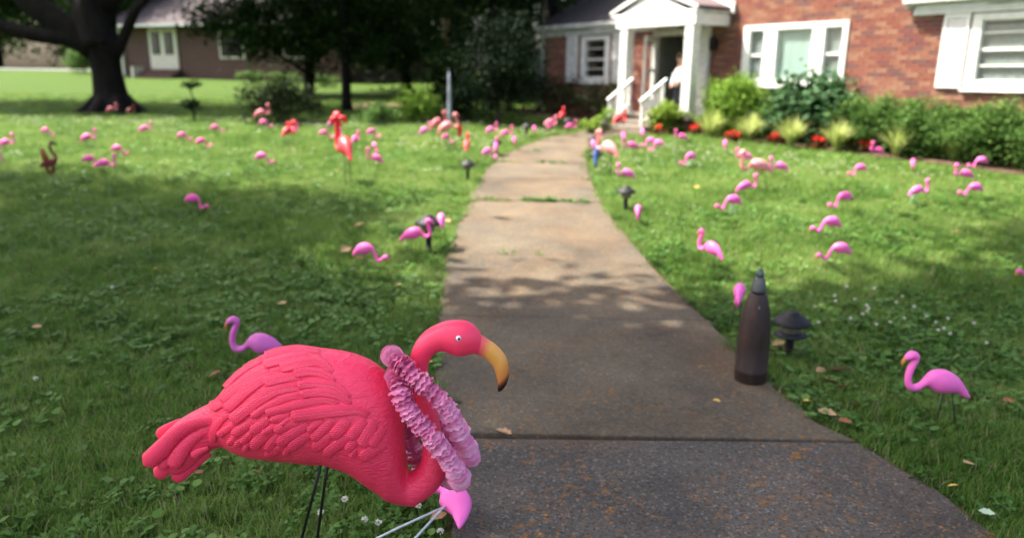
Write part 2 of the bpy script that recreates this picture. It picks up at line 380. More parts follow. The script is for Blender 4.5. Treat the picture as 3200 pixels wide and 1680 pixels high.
# ------------------------------------------------------------------ path
PL = np.array([(-0.02, 1.2), (-0.12, 1.8), (-0.20, 2.23), (-0.26, 2.57), (-0.34, 3.25), (-0.39, 3.75), (-0.44, 4.47), (-0.50, 5.15), (-0.51, 5.68), (-0.50, 6.32), (-0.49, 7.29), (-0.45, 8.35), (-0.38, 9.73), (-0.22, 11.22), (0.08, 12.4), (0.57, 13.86), (1.10, 14.62), (1.62, 15.05)])
PR = np.array([(1.80, 1.2), (1.72, 1.8), (1.65, 2.23), (1.57, 2.6), (1.45, 2.84), (1.35, 2.98), (1.28, 3.29), (1.22, 3.76), (1.19, 4.24), (1.13, 4.68), (1.06, 5.31), (1.02, 6.11), (0.96, 7.0), (0.95, 8.42), (0.99, 9.82), (1.12, 11.76), (1.42, 13.6), (1.95, 14.35), (2.62, 14.62)])
def edge_at(E, y): return np.interp(y, E[:, 1], E[:, 0])
def path_mat(name='path_concrete', g0=0.78, g1=1.4, och=0.75):
    m, nt, p, o = newmat(name)
    big = noise(nt, 1.6, 4, 0.6); fine = noise(nt, 70, 3, 0.6); spk = noise(nt, 34, 2, 0.5); org = noise(nt, 2.2, 3, 0.6, dist=0.5)
    base = ramp(nt, big, [(0.28, (0.052, 0.043, 0.033)), (0.5, (0.094, 0.077, 0.055)), (0.72, (0.135, 0.108, 0.074))] if och < 0.9 else [(0.28, (0.045, 0.041, 0.037)), (0.5, (0.078, 0.069, 0.060)), (0.72, (0.11, 0.095, 0.08))])
    mx = N(nt, 'ShaderNodeMix', data_type='RGBA', blend_type='MULTIPLY'); mx.inputs[0].default_value = 1
    nt.links.new(base, mx.inputs[6]); nt.links.new(ramp(nt, fine, [(0.3, (0.72, 0.72, 0.72)), (0.6, (1.08, 1.07, 1.05))]), mx.inputs[7])
    # ochre stains, patchy
    m2 = N(nt, 'ShaderNodeMix', data_type='RGBA'); nt.links.new(mx.outputs[2], m2.inputs[6]); m2.inputs[7].default_value = (0.20, 0.095, 0.025, 1)
    k = N(nt, 'ShaderNodeMath', operation='MULTIPLY')
    nt.links.new(ramp(nt, spk, [(0.56, (0, 0, 0)), (0.66, (och, och, och))]), k.inputs[0]); nt.links.new(ramp(nt, org, [(0.42, (0.05, 0.05, 0.05)), (0.62, (1, 1, 1))]), k.inputs[1])
    moss = noise(nt, 0.9, 5, 0.65, dist=0.8)
    ad = N(nt, 'ShaderNodeMath', operation='MAXIMUM'); nt.links.new(k.outputs[0], ad.inputs[0]); nt.links.new(ramp(nt, moss, [(0.48, (0, 0, 0)), (0.68, (0.2, 0.2, 0.2))]), ad.inputs[1])
    nt.links.new(ad.outputs[0], m2.inputs[0])
    # pale and dark exposed grit
    vo = N(nt, 'ShaderNodeTexVoronoi'); vo.inputs['Scale'].default_value = 85 if och < 0.9 else 125; tc = N(nt, 'ShaderNodeTexCoord'); nt.links.new(tc.outputs['Object'], vo.inputs['Vector'])
    sp = N(nt, 'ShaderNodeSeparateColor'); nt.links.new(vo.outputs['Color'], sp.inputs[0])
    m3 = N(nt, 'ShaderNodeMix', data_type='RGBA', blend_type='MULTIPLY'); m3.inputs[0].default_value = 1; nt.links.new(m2.outputs[2], m3.inputs[6])
    nt.links.new(ramp(nt, sp.outputs[0], [(0.0, (g0, g0, g0)), (0.25, (0.95, 0.95, 0.95)), (0.88, (1.05, 1.05, 1.05)), (0.97, (g1, g1, g1))]), m3.inputs[7])
    nt.links.new(m3.outputs[2], p.inputs['Base Color']); p.inputs['Roughness'].default_value = 0.9; p.inputs['Specular IOR Level'].default_value = 0.25
    bump(nt, p, fine, 0.5, 0.006); return m
M['path'] = path_mat(); M['path_rough'] = path_mat('worn_path_concrete', 0.5, 1.9, 0.92)
ys = np.linspace(1.2, 15.0, 60)
jb = MB(); jv = []
for y in ys:
    l, r_ = edge_at(PL, y), edge_at(PR, min(y, 14.62))
    jv += [(l - 0.02, y, SLOPE * y + 0.004), (r_ + 0.02, y, SLOPE * y + 0.004)]
jb.add(jv, [(2 * i, 2 * i + 1, 2 * i + 3, 2 * i + 2) for i in range(len(ys) - 1)])
path = jb.build('path', M['soil']); tag(path, kind='structure')
JO = [1.25, 2.85, 4.29, 5.75, 7.30, 7.98, 9.36, 10.73, 12.01, 13.45, 15.0]
JO = [1.25, 2.85, 4.29, 5.75, 7.92, 9.36, 10.73, 12.01, 13.45, 14.98]
for i in range(len(JO) - 1):
    y0, y1 = JO[i] + 0.009, JO[i + 1] - 0.009
    tl = rng.normal(0, 0.0035, 4); yy = np.linspace(y0, y1, 10); V = []; skew = 0.035
    for k, y in enumerate(yy):
        for q in range(7):
            l = edge_at(PL, y); r_ = edge_at(PR, min(y, 14.6))
            jit = 0.014 * math.sin(17 * y + i) + 0.010 * math.sin(41 * y) + rng.normal(0, 0.006)
            fx = q / 6; x = (l + jit) + fx * (r_ - l - jit * 1.6)
            yv = y - skew * (fx - 0.5) * (1 if i else 0)
            z = SLOPE * yv + 0.022 + tl[0] + (0.004 * (k / 9) * (1 if i % 2 else -1))
            V.append((x, yv, z))
    nV = len(V); V += [(x, y, z - 0.035) for x, y, z in V]
    Fc = [(a * 7 + b, a * 7 + b + 1, (a + 1) * 7 + b + 1, (a + 1) * 7 + b) for a in range(9) for b in range(6)]
    rim = [b for b in range(7)] + [a * 7 + 6 for a in range(1, 10)] + [63 + b for b in range(5, -1, -1)] + [a * 7 for a in range(8, 0, -1)]
    Fc += [(rim[j], rim[(j + 1) % len(rim)], rim[(j + 1) % len(rim)] + nV, rim[j] + nV) for j in range(len(rim))]
    mb = MB(); mb.add(V, Fc); mb.build('slab', M['path'] if i else M['path_rough'], path, 0.006)

st_v = [(x, y, float(hgt(x, y)) + 0.012) for y in (-3.2, -12.0) for x in (-60, -20, 20, 60)]
mb = MB(); mb.add(st_v, [(0, 1, 5, 4), (1, 2, 6, 5), (2, 3, 7, 6)]); tag(mb.build('bounce_street', M['bounce_street']), kind='structure')  # unseen pale strip added behind the camera to bounce sunlight onto the giant flamingo

ev = [(1.22, 14.80), (2.0, 14.66), (2.72, 15.0), (2.62, 15.24), (1.98, 16.10), (1.5, 15.5)]
mb = MB(); mb.add([(x, y, SLOPE * y + 0.019) for x, y in ev] + [(x, y, SLOPE * y - 0.03) for x, y in ev], [tuple(range(6))] + [(i, (i + 1) % 6, (i + 1) % 6 + 6, i + 6) for i in range(6)]); mb.build('slab', M['path'], path, 0.006)
# garden bed along the house and far ground patches
HE = np.array([0.567, -0.8237]); HN = np.array([-0.8237, -0.567]); HP = np.array([3.58, 15.24])
def hw(s, d): p = HP + HE * s + HN * d; return p[0], p[1]
def sheet(name, pts, mat, up):
    cx_, cy_ = np.mean(pts, axis=0); V = [(cx_, cy_, float(hgt(cx_, cy_)) + up * 3)]; n = len(pts)
    V += [((cx_ + x) / 2, (cy_ + y) / 2, float(hgt((cx_ + x) / 2, (cy_ + y) / 2)) + up * 2.2) for x, y in pts]
    V += [(x, y, float(hgt(x, y)) + up) for x, y in pts]
    Fc = [(0, 1 + i, 1 + (i + 1) % n) for i in range(n)] + [(1 + i, 1 + n + i, 1 + n + (i + 1) % n, 1 + (i + 1) % n) for i in range(n)]
    mb = MB(); mb.add(V, Fc, 0, True); return tag(mb.build(name, mat), kind='structure')
bp = [hw(s, 0.06 + 0.07 * math.sin(s * 2.3) + (0.25 if s < 0 else 0)) for s in np.linspace(0.26, 8.0, 18)] + [hw(s, -0.72) for s in np.linspace(8.0, 0.26, 8)]
sheet('garden_bed', bp, M['soil'], 0.012)
bp = [hw(s, 0.45 + 0.1 * math.sin(s * 2)) for s in np.linspace(-6.6, -2.14, 12)] + [hw(s, -0.72) for s in np.linspace(-2.14, -6.6, 8)]
sheet('shaded_bed', bp, M['soil'], 0.012)
mc = ground(1168, 333); sheet('mulch_mound', [(mc[0] + 0.85 * math.cos(a), mc[1] + 1.3 * math.sin(a)) for a in np.linspace(0, 6.28, 20, endpoint=False)], M['mulch'], 0.02)
rp = [(-70, 55), (-34, 47.5), (-26, 46.5), (-26, 48.3), (-34, 50.2), (-70, 60)]
mb = MB(); mb.add([(x, y, float(hgt(x, y)) + 0.03) for x, y in rp], [(0, 1, 4, 5), (1, 2, 3, 4)]); tag(mb.build('road', M['asphalt']), kind='structure')

# ------------------------------------------------------------------ brick house on the right
# house axes: x along the front (towards the near right end), y into the house, z up
HZ = 0.40
house = empty('brick_house', (HP[0], HP[1], HZ), math.atan2(HE[1], HE[0]), 'red brick house with white porch, white shuttered windows and dark roof', 'house')
WY = 0.70                                     # front wall plane
def zl(z): return z - HZ
OPEN = [(-4.36, -3.32, zl(1.47), zl(2.55)), (-1.92, -0.48, zl(0.86), zl(2.55)), (0.58, 2.74, zl(1.47), zl(2.55)), (4.76, 6.10, zl(1.48), zl(2.53))]
S0, S1 = -5.86, 8.2
GB = (-0.3, 3.80)                              # gable bay
def wall_top(s):
    if GB[0] <= s <= GB[1]: return zl(2.62) + 1.9 * (1 - abs(s - 1.75) / 2.05) + 0.25
    return zl(2.60)
# mortar backing, cut round the openings
mb = MB(); cuts = sorted(set([S0, S1, GB[0], GB[1]] + [o for q in OPEN for o in q[:2]]))
for a, b in zip(cuts[:-1], cuts[1:]):
    c = (a + b) / 2; top = zl(2.60); op = [q for q in OPEN if q[0] <= c <= q[1]]
    if op: mb.box(a, b, WY + 0.008, WY + 0.12, -0.3, op[0][2]); mb.box(a, b, WY + 0.008, WY + 0.12, op[0][3], top)
    else: mb.box(a, b, WY + 0.008, WY + 0.12, -0.3, top)
mb.prism([(GB[0], zl(2.605)), (GB[1], zl(2.605)), (GB[1], zl(2.87)), (1.75, zl(4.75)), (GB[0], zl(2.87))], WY + 0.009, WY + 0.121)
wall = mb.build('wall', M['mortar'], house)
# bricks
BL, BH, MJ = 0.203, 0.057, 0.0105
bricks = []
row = 0; z = -0.05
while z < zl(4.6):
    off = (BL + MJ) / 2 if row % 2 else 0
    s = S0 - off
    while s < S1:
        a, b = max(s, S0), min(s + BL, S1)
        pieces = [(a, b)] if b - a > 0.02 else []
        for q in OPEN:
            if z + BH > q[2] and z < q[3]:
                np_ = []
                for (u, v) in pieces:
                    if v <= q[0] or u >= q[1]: np_.append((u, v)); continue
                    if u < q[0]: np_.append((u, q[0]))
                    if v > q[1]: np_.append((q[1], v))
                pieces = np_
        for (u, v) in pieces:
            if v - u > 0.03 and z + BH < wall_top((u + v) / 2): bricks.append((u, v, z))
        s += BL + MJ
    z += BH + MJ; row += 1
umesh = []
for i in range(6):
    mb = MB(); mb.box(0, 1, -0.006, 0.02, 0, BH); umesh.append(mb.mesh('brick', M['bricks'][i]))
def seen(b):
    s, zz = b[0], b[2]
    return 2.75 < s < 5.0 and zl(1.25) < zz < zl(2.75) or (0.02 < s < 0.6 and zl(1.5) < zz < zl(2.8))
near = sorted([b for b in bricks if seen(b)], key=lambda b: -b[0])[:300]
nearset = set(near)
for b in near:
    o = link('brick', umesh[rng.integers(6)], wall); o.location = (b[0], WY + rng.normal(0, 0.0015), b[2]); o.scale = (b[1] - b[0], 1, 1)
mb = MB()
for b in bricks:
    if b in nearset: continue
    j = rng.normal(0, 0.0015); mb.box(b[0], b[1], WY - 0.006 + j, WY + 0.02, b[2], b[2] + BH, int(rng.integers(6)))
tag(mb.build('brickwork', M['bricks'], wall), kind='stuff')
# side walls, back, ceiling: closes the rooms
mb = MB()
mb.box(S0, S0 + 0.12, WY + 0.13, 8.5, -0.3, zl(2.6)); mb.box(S1 - 0.12, S1, WY + 0.13, 8.5, -0.3, zl(2.6)); mb.box(S0 + 0.13, S1 - 0.13, 8.4, 8.5, -0.3, zl(2.6))
M['far_brick'] = None
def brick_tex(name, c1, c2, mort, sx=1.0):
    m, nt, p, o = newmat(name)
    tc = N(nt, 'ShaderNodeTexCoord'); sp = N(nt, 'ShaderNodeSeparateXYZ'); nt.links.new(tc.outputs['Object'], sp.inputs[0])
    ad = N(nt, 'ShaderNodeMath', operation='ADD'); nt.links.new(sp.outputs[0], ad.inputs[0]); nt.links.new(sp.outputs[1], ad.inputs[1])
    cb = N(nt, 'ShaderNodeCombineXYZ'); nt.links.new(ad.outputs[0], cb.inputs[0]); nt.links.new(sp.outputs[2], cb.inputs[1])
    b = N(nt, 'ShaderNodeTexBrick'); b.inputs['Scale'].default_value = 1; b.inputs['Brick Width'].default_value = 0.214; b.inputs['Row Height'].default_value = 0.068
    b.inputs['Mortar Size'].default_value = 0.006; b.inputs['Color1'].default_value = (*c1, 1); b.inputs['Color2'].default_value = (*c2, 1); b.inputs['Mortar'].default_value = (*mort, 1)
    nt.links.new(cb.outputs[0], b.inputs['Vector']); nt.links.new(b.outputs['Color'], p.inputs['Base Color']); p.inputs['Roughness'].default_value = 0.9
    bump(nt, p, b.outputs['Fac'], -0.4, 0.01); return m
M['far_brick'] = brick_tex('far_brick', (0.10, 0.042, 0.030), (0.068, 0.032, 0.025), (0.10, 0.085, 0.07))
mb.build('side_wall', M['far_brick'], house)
mb = MB(); mb.box(S0 + 0.13, S1 - 0.13, WY + 0.13, 8.39, zl(2.56), zl(2.59)); mb.box(S0 + 0.13, S1 - 0.13, 2.6, 2.65, -0.3, zl(2.55)); mb.box(S0 + 0.13, S1 - 0.13, WY + 0.13, 2.59, zl(0.8), zl(0.84))
mb.build('interior', M['dark_room'], house)
# roofs
def slab_roof(name, s0, s1, mat, parent=house):
    mb = MB(); e0 = (0.56, zl(2.83)); rg = (4.6, zl(4.95)); e1 = (9.0, zl(2.83)); t = 0.07
    prof = [e0, rg, e1, (e1[0], e1[1] - t), (rg[0], rg[1] - t - 0.02), (e0[0], e0[1] - t)]
    V = [(s, y, z) for s in (s0, s1) for y, z in prof]; n = 6
    mb.add(V, [tuple(range(n)), tuple(range(2 * n - 1, n - 1, -1))] + [(i, i + n, (i + 1) % n + n, (i + 1) % n) for i in range(n)])
    o = mb.build(name, mat, parent)
    cr_ = MB()                                 # shingle courses: thin overlapping strips
    for k in range(30):
        f = k / 30; y = e0[0] + f * (rg[0] - e0[0]); z_ = e0[1] + f * (rg[1] - e0[1])
        cr_.add([(s0, y, z_ + 0.012), (s1, y, z_ + 0.012), (s1, y + 0.16, z_ + 0.012 + 0.16 * 0.484 - 0.008), (s0, y + 0.16, z_ + 0.004 + 0.16 * 0.484), (s0, y, z_), (s1, y, z_)], [(0, 1, 2, 3), (4, 5, 1, 0)])
    tag(cr_.build('shingle_course', mat, o), kind='stuff'); return o
slab_roof('roof', -6.15, -0.32, M['shingle']); slab_roof('roof', 3.70, 8.5, M['shingle'])
mb = MB()
for sg in (-1, 1):
    mb.add([(1.75, 0.35, zl(5.0)), (1.75 + sg * 2.45, 0.35, zl(2.75)), (1.75 + sg * 2.45, 6, zl(2.75)), (1.75, 6, zl(5.0)), (1.75, 0.35, zl(4.93)), (1.75 + sg * 2.45, 0.35, zl(2.68)), (1.75 + sg * 2.45, 6, zl(2.68)), (1.75, 6, zl(4.93))], [(0, 1, 2, 3), (4, 5, 6, 7), (0, 1, 5, 4), (1, 2, 6, 5)]) if False else None
mb.prism([(GB[0] - 0.02, zl(2.90)), (1.75, zl(4.82)), (GB[1] + 0.02, zl(2.90)), (GB[1] + 0.02, zl(2.98)), (1.75, zl(4.92)), (GB[0] - 0.02, zl(2.98))], WY - 0.02, 7.5)
mb.build('gable_roof', M['shingle'], house)
# eaves: gutter, fascia, frieze
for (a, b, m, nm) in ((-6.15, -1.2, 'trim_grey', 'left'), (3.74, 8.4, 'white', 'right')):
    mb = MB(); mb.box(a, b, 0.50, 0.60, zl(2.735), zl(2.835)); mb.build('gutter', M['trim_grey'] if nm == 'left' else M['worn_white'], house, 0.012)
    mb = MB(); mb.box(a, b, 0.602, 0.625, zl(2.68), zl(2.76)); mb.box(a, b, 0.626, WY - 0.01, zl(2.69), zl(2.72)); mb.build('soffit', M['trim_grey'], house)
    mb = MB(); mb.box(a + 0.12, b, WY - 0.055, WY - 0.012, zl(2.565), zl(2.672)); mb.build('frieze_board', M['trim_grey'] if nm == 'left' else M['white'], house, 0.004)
mb = MB(); mb.box(-5.97, -5.88, WY - 0.10, WY - 0.02, 0.0, zl(2.73)); mb.build('downspout', M['trim_grey'], house, 0.01)

def window(s0, s1, z0, z1, lights, curtain, name='window', mat='white'):
    """lights: list of (a, b, [rail heights]) panes side by side"""
    y = WY - 0.03
    fr = MB(); ends = [s0] + [x for l in lights for x in l[:2]] + [s1]
    for a, b in zip(ends[0::2], ends[1::2]): fr.box(a, b, y, WY + 0.09, z0, z1)
    zt, zb = z1 - 0.095, z0 + 0.115
    for l in lights: fr.box(l[0], l[1], y + 0.002, WY + 0.088, zt, z1 - 0.002); fr.box(l[0], l[1], y + 0.002, WY + 0.088, z0 + 0.002, zb)
    w = fr.build(name, M[mat], house, 0.004)
    sl = MB(); sl.box(s0 - 0.03, s1 + 0.03, y - 0.035, WY + 0.001, z0 - 0.045, z0 - 0.002); sl.build('sill', M[mat], w, 0.004)
    for a, b, rails in lights:
        hs = [zb] + sorted(rails) + [zt]
        for k, (u, v) in enumerate(zip(hs[:-1], hs[1:])):
            sh = MB(); t = 0.014
            sh.box(a + 0.001, a + t, WY + 0.012, WY + 0.05, u, v); sh.box(b - t, b - 0.001, WY + 0.012, WY + 0.05, u, v); sh.box(a + t, b - t, WY + 0.012, WY + 0.05, v - (0.030 if k == (len(hs) - 2) // 2 and len(hs) > 2 and k < len(hs) - 2 else 0.012 if k < len(hs) - 2 else t), v); sh.box(a + t, b - t, WY + 0.012, WY + 0.05, u, u + (t if k in (0, len(hs) // 2) else 0.010))
            sh.build('sash', M[mat], w)
            g = MB(); g.box(a + t, b - t, WY + 0.028, WY + 0.033, u + t, v - t); g.build('pane', M['glass'], w)
    if curtain:
        for a, b, rails in lights:
            k = 40; xs = np.linspace(a - 0.02, b + 0.02, k); V = []
            for x in xs:
                yy = WY + 0.062 + 0.004 * math.sin(x * 75) + 0.003 * math.sin(x * 31)
                V += [(x, yy, zb - 0.05), (x, yy, zt + (0.05 if curtain == 'curtain' else -0.06))]
            c = MB(); c.add(V, [(2 * i, 2 * i + 2, 2 * i + 3, 2 * i + 1) for i in range(k - 1)], 0, True); c.build('curtain', M['lace' if b - a < 0.4 else curtain], w)
    return w
window(0.56, 2.76, zl(1.455), zl(2.56), [(0.73, 1.03, [zl(2.01)])], 'lace')  if False else None
w3 = window(0.56, 2.76, zl(1.455), zl(2.56), [(0.71, 1.04, [zl(2.02)]), (1.33, 2.07, []), (2.32, 2.66, [zl(2.02)])], 'curtain')
w3['label'] = 'white three part window with pale green curtain'
wr = window(4.76, 6.12, zl(1.465), zl(2.545), [(4.90, 5.98, [zl(1.80), zl(2.04), zl(2.27)])], 'lace')
wl = window(-4.38, -3.32, zl(1.455), zl(2.535), [(-4.21, -3.49, [zl(1.77), zl(2.0), zl(2.24)])], None, mat='worn_white')
wl['label'] = 'dark sash window between grey white shutters in the shade'
def shutter(a, b, z0, z1, mat):
    sh = MB(); y = WY - 0.045; t = 0.05
    sh.box(a, a + t, y, WY - 0.01, z0, z1); sh.box(b - t, b, y, WY - 0.01, z0, z1)
    for u, v in ((z0, z0 + 0.08), ((z0 + z1) / 2 - 0.03, (z0 + z1) / 2 + 0.03), (z1 - 0.06, z1)): sh.box(a + t, b - t, y, WY - 0.01, u, v)
    o = sh.build('shutter', M[mat], house, 0.003)
    sl = MB(); zz = z0 + 0.09
    while zz < z1 - 0.08:
        sl.add([(a + t, y + 0.006, zz), (b - t, y + 0.006, zz), (b - t, y + 0.026, zz + 0.03), (a + t, y + 0.026, zz + 0.03)], [(0, 1, 2, 3)]); zz += 0.026
    tag(sl.build('louvre_slats', M[mat], o), kind='stuff')
shutter(-4.93, -4.50, zl(1.44), zl(2.56), 'worn_white'); shutter(-3.20, -2.80, zl(1.44), zl(2.56), 'worn_white')
shutter(4.35, 4.73, zl(1.47), zl(2.56), 'white')
# door
mb = MB(); mb.box(-1.92, -1.80, WY - 0.02, WY + 0.1, zl(0.88), zl(2.50)); mb.box(-0.60, -0.48, WY - 0.02, WY + 0.1, zl(0.88), zl(2.50)); mb.box(-1.92, -0.48, WY - 0.022, WY + 0.1, zl(2.45), zl(2.555))
dr = mb.build('door_frame', M['worn_white'], house, 0.004)
a0 = rad(-62); hx, hy = -1.79, WY - 0.03
def leaf_pt(u, t, z): return (hx + u * math.cos(a0) - t * math.sin(a0), hy + u * math.sin(a0) + t * math.cos(a0), z)
def leaf_box(mb, u0, u1, z0, z1, t0=0, t1=0.035):
    V = [leaf_pt(u, t, z) for u in (u0, u1) for t in (t0, t1) for z in (z0, z1)]
    mb.add(V, [(0, 1, 3, 2), (4, 6, 7, 5), (0, 4, 5, 1), (2, 3, 7, 6), (0, 2, 6, 4), (1, 5, 7, 3)])
mb = MB(); leaf_box(mb, 0, 0.09, zl(0.90), zl(2.43)); leaf_box(mb, 0.73, 0.84, zl(0.90), zl(2.43)); leaf_box(mb, 0.09, 0.73, zl(2.32), zl(2.43), 0.001, 0.034); leaf_box(mb, 0.09, 0.73, zl(0.90), zl(1.12), 0.001, 0.034); leaf_box(mb, 0.09, 0.73, zl(1.70), zl(1.76), 0.001, 0.034)
sd = mb.build('storm_door', M['worn_white'], house, 0.003)
mb = MB(); leaf_box(mb, 0.09, 0.73, zl(1.12), zl(1.70), 0.014, 0.019); leaf_box(mb, 0.09, 0.73, zl(1.76), zl(2.32), 0.014, 0.019); mb.build('pane', M['glass'], sd)
M['door_green'] = pbr('grey_green_door', (0.16, 0.18, 0.15), (0.12, 0.14, 0.115), 6, 0.5)
mb = MB(); mb.box(-1.78, -1.74, WY + 0.11, WY + 0.95, zl(0.90), zl(2.43))
for zz in (1.0, 1.55): mb.box(-1.742, -1.728, WY + 0.2, WY + 0.86, zl(zz), zl(zz + 0.45))
mb.build('front_door', M['door_green'], house, 0.003)
# porch
PF, PC, YF = zl(0.83), -0.97, -0.20
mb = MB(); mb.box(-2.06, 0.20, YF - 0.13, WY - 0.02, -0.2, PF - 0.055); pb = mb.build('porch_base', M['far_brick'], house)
mb = MB(); mb.box(-2.10, 0.24, YF - 0.17, WY - 0.01, PF - 0.054, PF); mb.build('porch_floor', M['concrete_step'], house, 0.008)
for k, (y0, y1, top) in enumerate(((-0.64, -0.371, zl(0.725)), (-0.91, -0.641, zl(0.62)))):
    mb = MB(); mb.box(-1.64, -0.46, y0, y1, -0.2, top); mb.build('step', M['concrete_step'], house, 0.008)
for s in (-1.79, 0.05):
    mb = MB(); mb.box(s - 0.105, s + 0.105, YF - 0.105, YF + 0.105, PF + 0.001, zl(2.575)); p_ = mb.build('porch_post', M['worn_white'], house, 0.006)
    mb = MB(); mb.box(s - 0.125, s + 0.125, YF - 0.125, YF + 0.125, PF + 0.002, PF + 0.13); mb.build('plinth', M['worn_white'], p_, 0.01)
mb = MB(); mb.box(-0.45, -0.24, WY - 0.09, WY - 0.012, PF + 0.001, zl(2.575)); mb.build('pilaster', M['worn_white'], house, 0.006)
mb = MB(); mb.box(-2.02, 0.21, YF - 0.12, YF + 0.10, zl(2.576), zl(2.79)); mb.build('beam', M['white'], house, 0.005)
for s in (-1.90, 0.10): mb = MB(); mb.box(s - 0.10, s + 0.10, YF + 0.101, WY - 0.02, zl(2.578), zl(2.785)); mb.build('beam', M['white'], house, 0.005)
mb = MB(); mb.box(-1.79, -0.01, YF + 0.102, WY - 0.02, zl(2.70), zl(2.73)); mb.build('porch_ceiling', M['worn_white'], house)
HWD, ZT, ZP = 1.20, zl(2.80), zl(3.30)
mb = MB(); mb.prism([(PC - HWD + 0.16, ZT + 0.001), (PC + HWD - 0.16, ZT + 0.001), (PC, ZP - 0.035)], YF - 0.10, YF - 0.03); mb.build('pediment', M['white'], house)
mb = MB(); mb.box(PC - HWD, PC + HWD, YF - 0.135, YF + 0.10, ZT - 0.009, ZT + 0.05); mb.build('cornice', M['white'], house, 0.008)
for sg in (-1, 1):
    mb = MB(); mb.prism([(PC + sg * (HWD + 0.03), ZT + 0.0515), (PC + sg * (HWD + 0.03), ZT + 0.11), (PC, ZP + 0.09), (PC, ZP - 0.03)], YF - 0.15, YF - 0.105); mb.build('rake_board', M['white'], house, 0.006)
    mb = MB(); mb.prism([(PC + sg * (HWD + 0.02), ZT + 0.07), (PC + sg * (HWD + 0.02), ZT + 0.125), (PC + sg * 0.004, ZP + 0.11), (PC + sg * 0.004, ZP + 0.03)], YF - 0.103, 0.60); mb.build('porch_roof', M['shingle_brown'], house)
    # the taller gable on the wall behind the porch roof
    mb = MB(); mb.prism([(PC + sg * 1.30, ZT + 0.0), (PC + sg * 1.30, ZT + 0.20), (PC, ZP + 0.24), (PC, ZP + 0.03)], 0.602, 0.66); mb.build('rake_board', M['white'], house, 0.006)
    mb = MB(); mb.prism([(PC + sg * 1.28, ZT + 0.13), (PC + sg * 1.28, ZT + 0.21), (PC + sg * 0.004, ZP + 0.26), (PC + sg * 0.004, ZP + 0.18)], 0.662, 2.0); mb.build('entry_roof', M['shingle_brown'], house)
    mb = MB(); mb.box(PC + sg * 1.12 - 0.09, PC + sg * 1.12 + 0.09, YF + 0.105, WY - 0.10, ZT - 0.010, ZT + 0.045); mb.build('soffit', M['trim_grey'], house)
mb = MB(); mb.prism([(PC - 1.18, ZT + 0.03), (PC + 1.18, ZT + 0.03), (PC, ZP + 0.0)], 0.665, 0.69); mb.build('entry_gable', M['white'], house)
# rails
for s in (-1.55, -0.57):
    hr = empty('handrail'); hr.parent = house
    mb = MB(); mb.box(s - 0.024, s + 0.024, -0.855, -0.807, 0.0, zl(1.14)); mb.build('newel_post', M['worn_white'], hr, 0.004)
    mb = MB(); mb.box(s - 0.024, s + 0.024, -0.30, -0.252, PF + 0.001, zl(1.50)); mb.build('newel_post', M['worn_white'], hr, 0.004)
    mb = MB(); mb.bar((s, -0.90, zl(1.11)), (s, -0.20, zl(1.555)), 0.062, 0.038); mb.build('top_rail', M['worn_white'], hr, 0.004)
    mb = MB(); mb.bar((s, -0.807, zl(0.70)), (s, -0.30, zl(0.99)), 0.04, 0.035); mb.build('bottom_rail', M['worn_white'], hr, 0.004)
    for k in range(5):
        y = -0.725 + k * 0.09; f = (y + 0.807) / 0.507
        mb = MB(); mb.box(s - 0.009, s + 0.009, y - 0.009, y + 0.009, zl(0.70 + 0.29 * f), zl(1.155 + 0.32 * f)); mb.build('baluster', M['worn_white'], hr)
# wall lamp beside the door
mb = MB(); mb.lathe([(0.02, 0), (0.07, 0.02), (0.075, 0.2), (0.045, 0.26), (0.012, 0.29)], 10, c=(-0.12, WY - 0.12, zl(2.12))); mb.box(-0.16, -0.08, WY - 0.05, WY - 0.008, zl(2.15), zl(2.33)); mb.build('wall_lamp', M['black'], house)

# ------------------------------------------------------------------ neighbour house far left
A = np.array([-20.3, 40.2]); B = A + 8.2 * np.array([0.93, -0.37]); ux = (B - A) / np.linalg.norm(B - A)
nz = 1.30
nh = empty('neighbour_house', (A[0], A[1], nz), math.atan2(ux[1], ux[0]), 'low brown brick house with grey roof beyond the big tree', 'house')
mb = MB(); LEN = 13.5
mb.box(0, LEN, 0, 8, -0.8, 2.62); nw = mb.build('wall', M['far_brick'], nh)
mb = MB(); prof = [(-0.55, 2.6), (4, 5.0), (8.5, 2.6), (8.5, 2.45), (4, 4.85), (-0.55, 2.45)]
V = [(s, y, z) for s in (-0.6, LEN + 0.5) for y, z in prof]
mb.add(V, [tuple(range(6)), tuple(range(11, 5, -1))] + [(i, i + 6, (i + 1) % 6 + 6, (i + 1) % 6) for i in range(6)])
M['grey_roof'] = pbr('mauve_grey_shingle', (0.085, 0.068, 0.07), (0.065, 0.052, 0.053), 14, 0.9, 0.2, 40, 0.4)
mb.build('roof', M['grey_roof'], nh)
mb = MB(); mb.box(-0.6, LEN + 0.5, -0.66, -0.552, 2.46, 2.60); mb.build('gutter', M['worn_white'], nh)
M['cream'] = pbr('cream_paint', (0.62, 0.60, 0.48), (0.55, 0.52, 0.42), 6, 0.6)
mb = MB(); mb.box(1.9, 3.75, -0.08, -0.005, 0.42, 2.42); nd = mb.build('double_door', M['cream'], nh, 0.02)
for a in (2.12, 2.98):
    mb = MB(); mb.box(a, a + 0.52, -0.10, -0.082, 1.15, 2.25); mb.build('pane', M['eye_black'], nd)
    mb = MB(); mb.box(a + 0.24, a + 0.28, -0.115, -0.101, 1.15, 2.25); mb.build('muntin', M['cream'], nd)
for k in range(3): mb = MB(); mb.box(1.7, 3.95, -0.08 - 0.3 * (3 - k), -0.081 - 0.3 * (2 - k) + 0.0, -0.8, 0.14 * (k + 1) - 0.02); mb.build('step', M['far_brick'], nh)
mb = MB(); mb.box(1.52, 1.66, -1.0, -0.3, -0.5, 0.55); mb.build('step_cheek', M['cream'], nh)
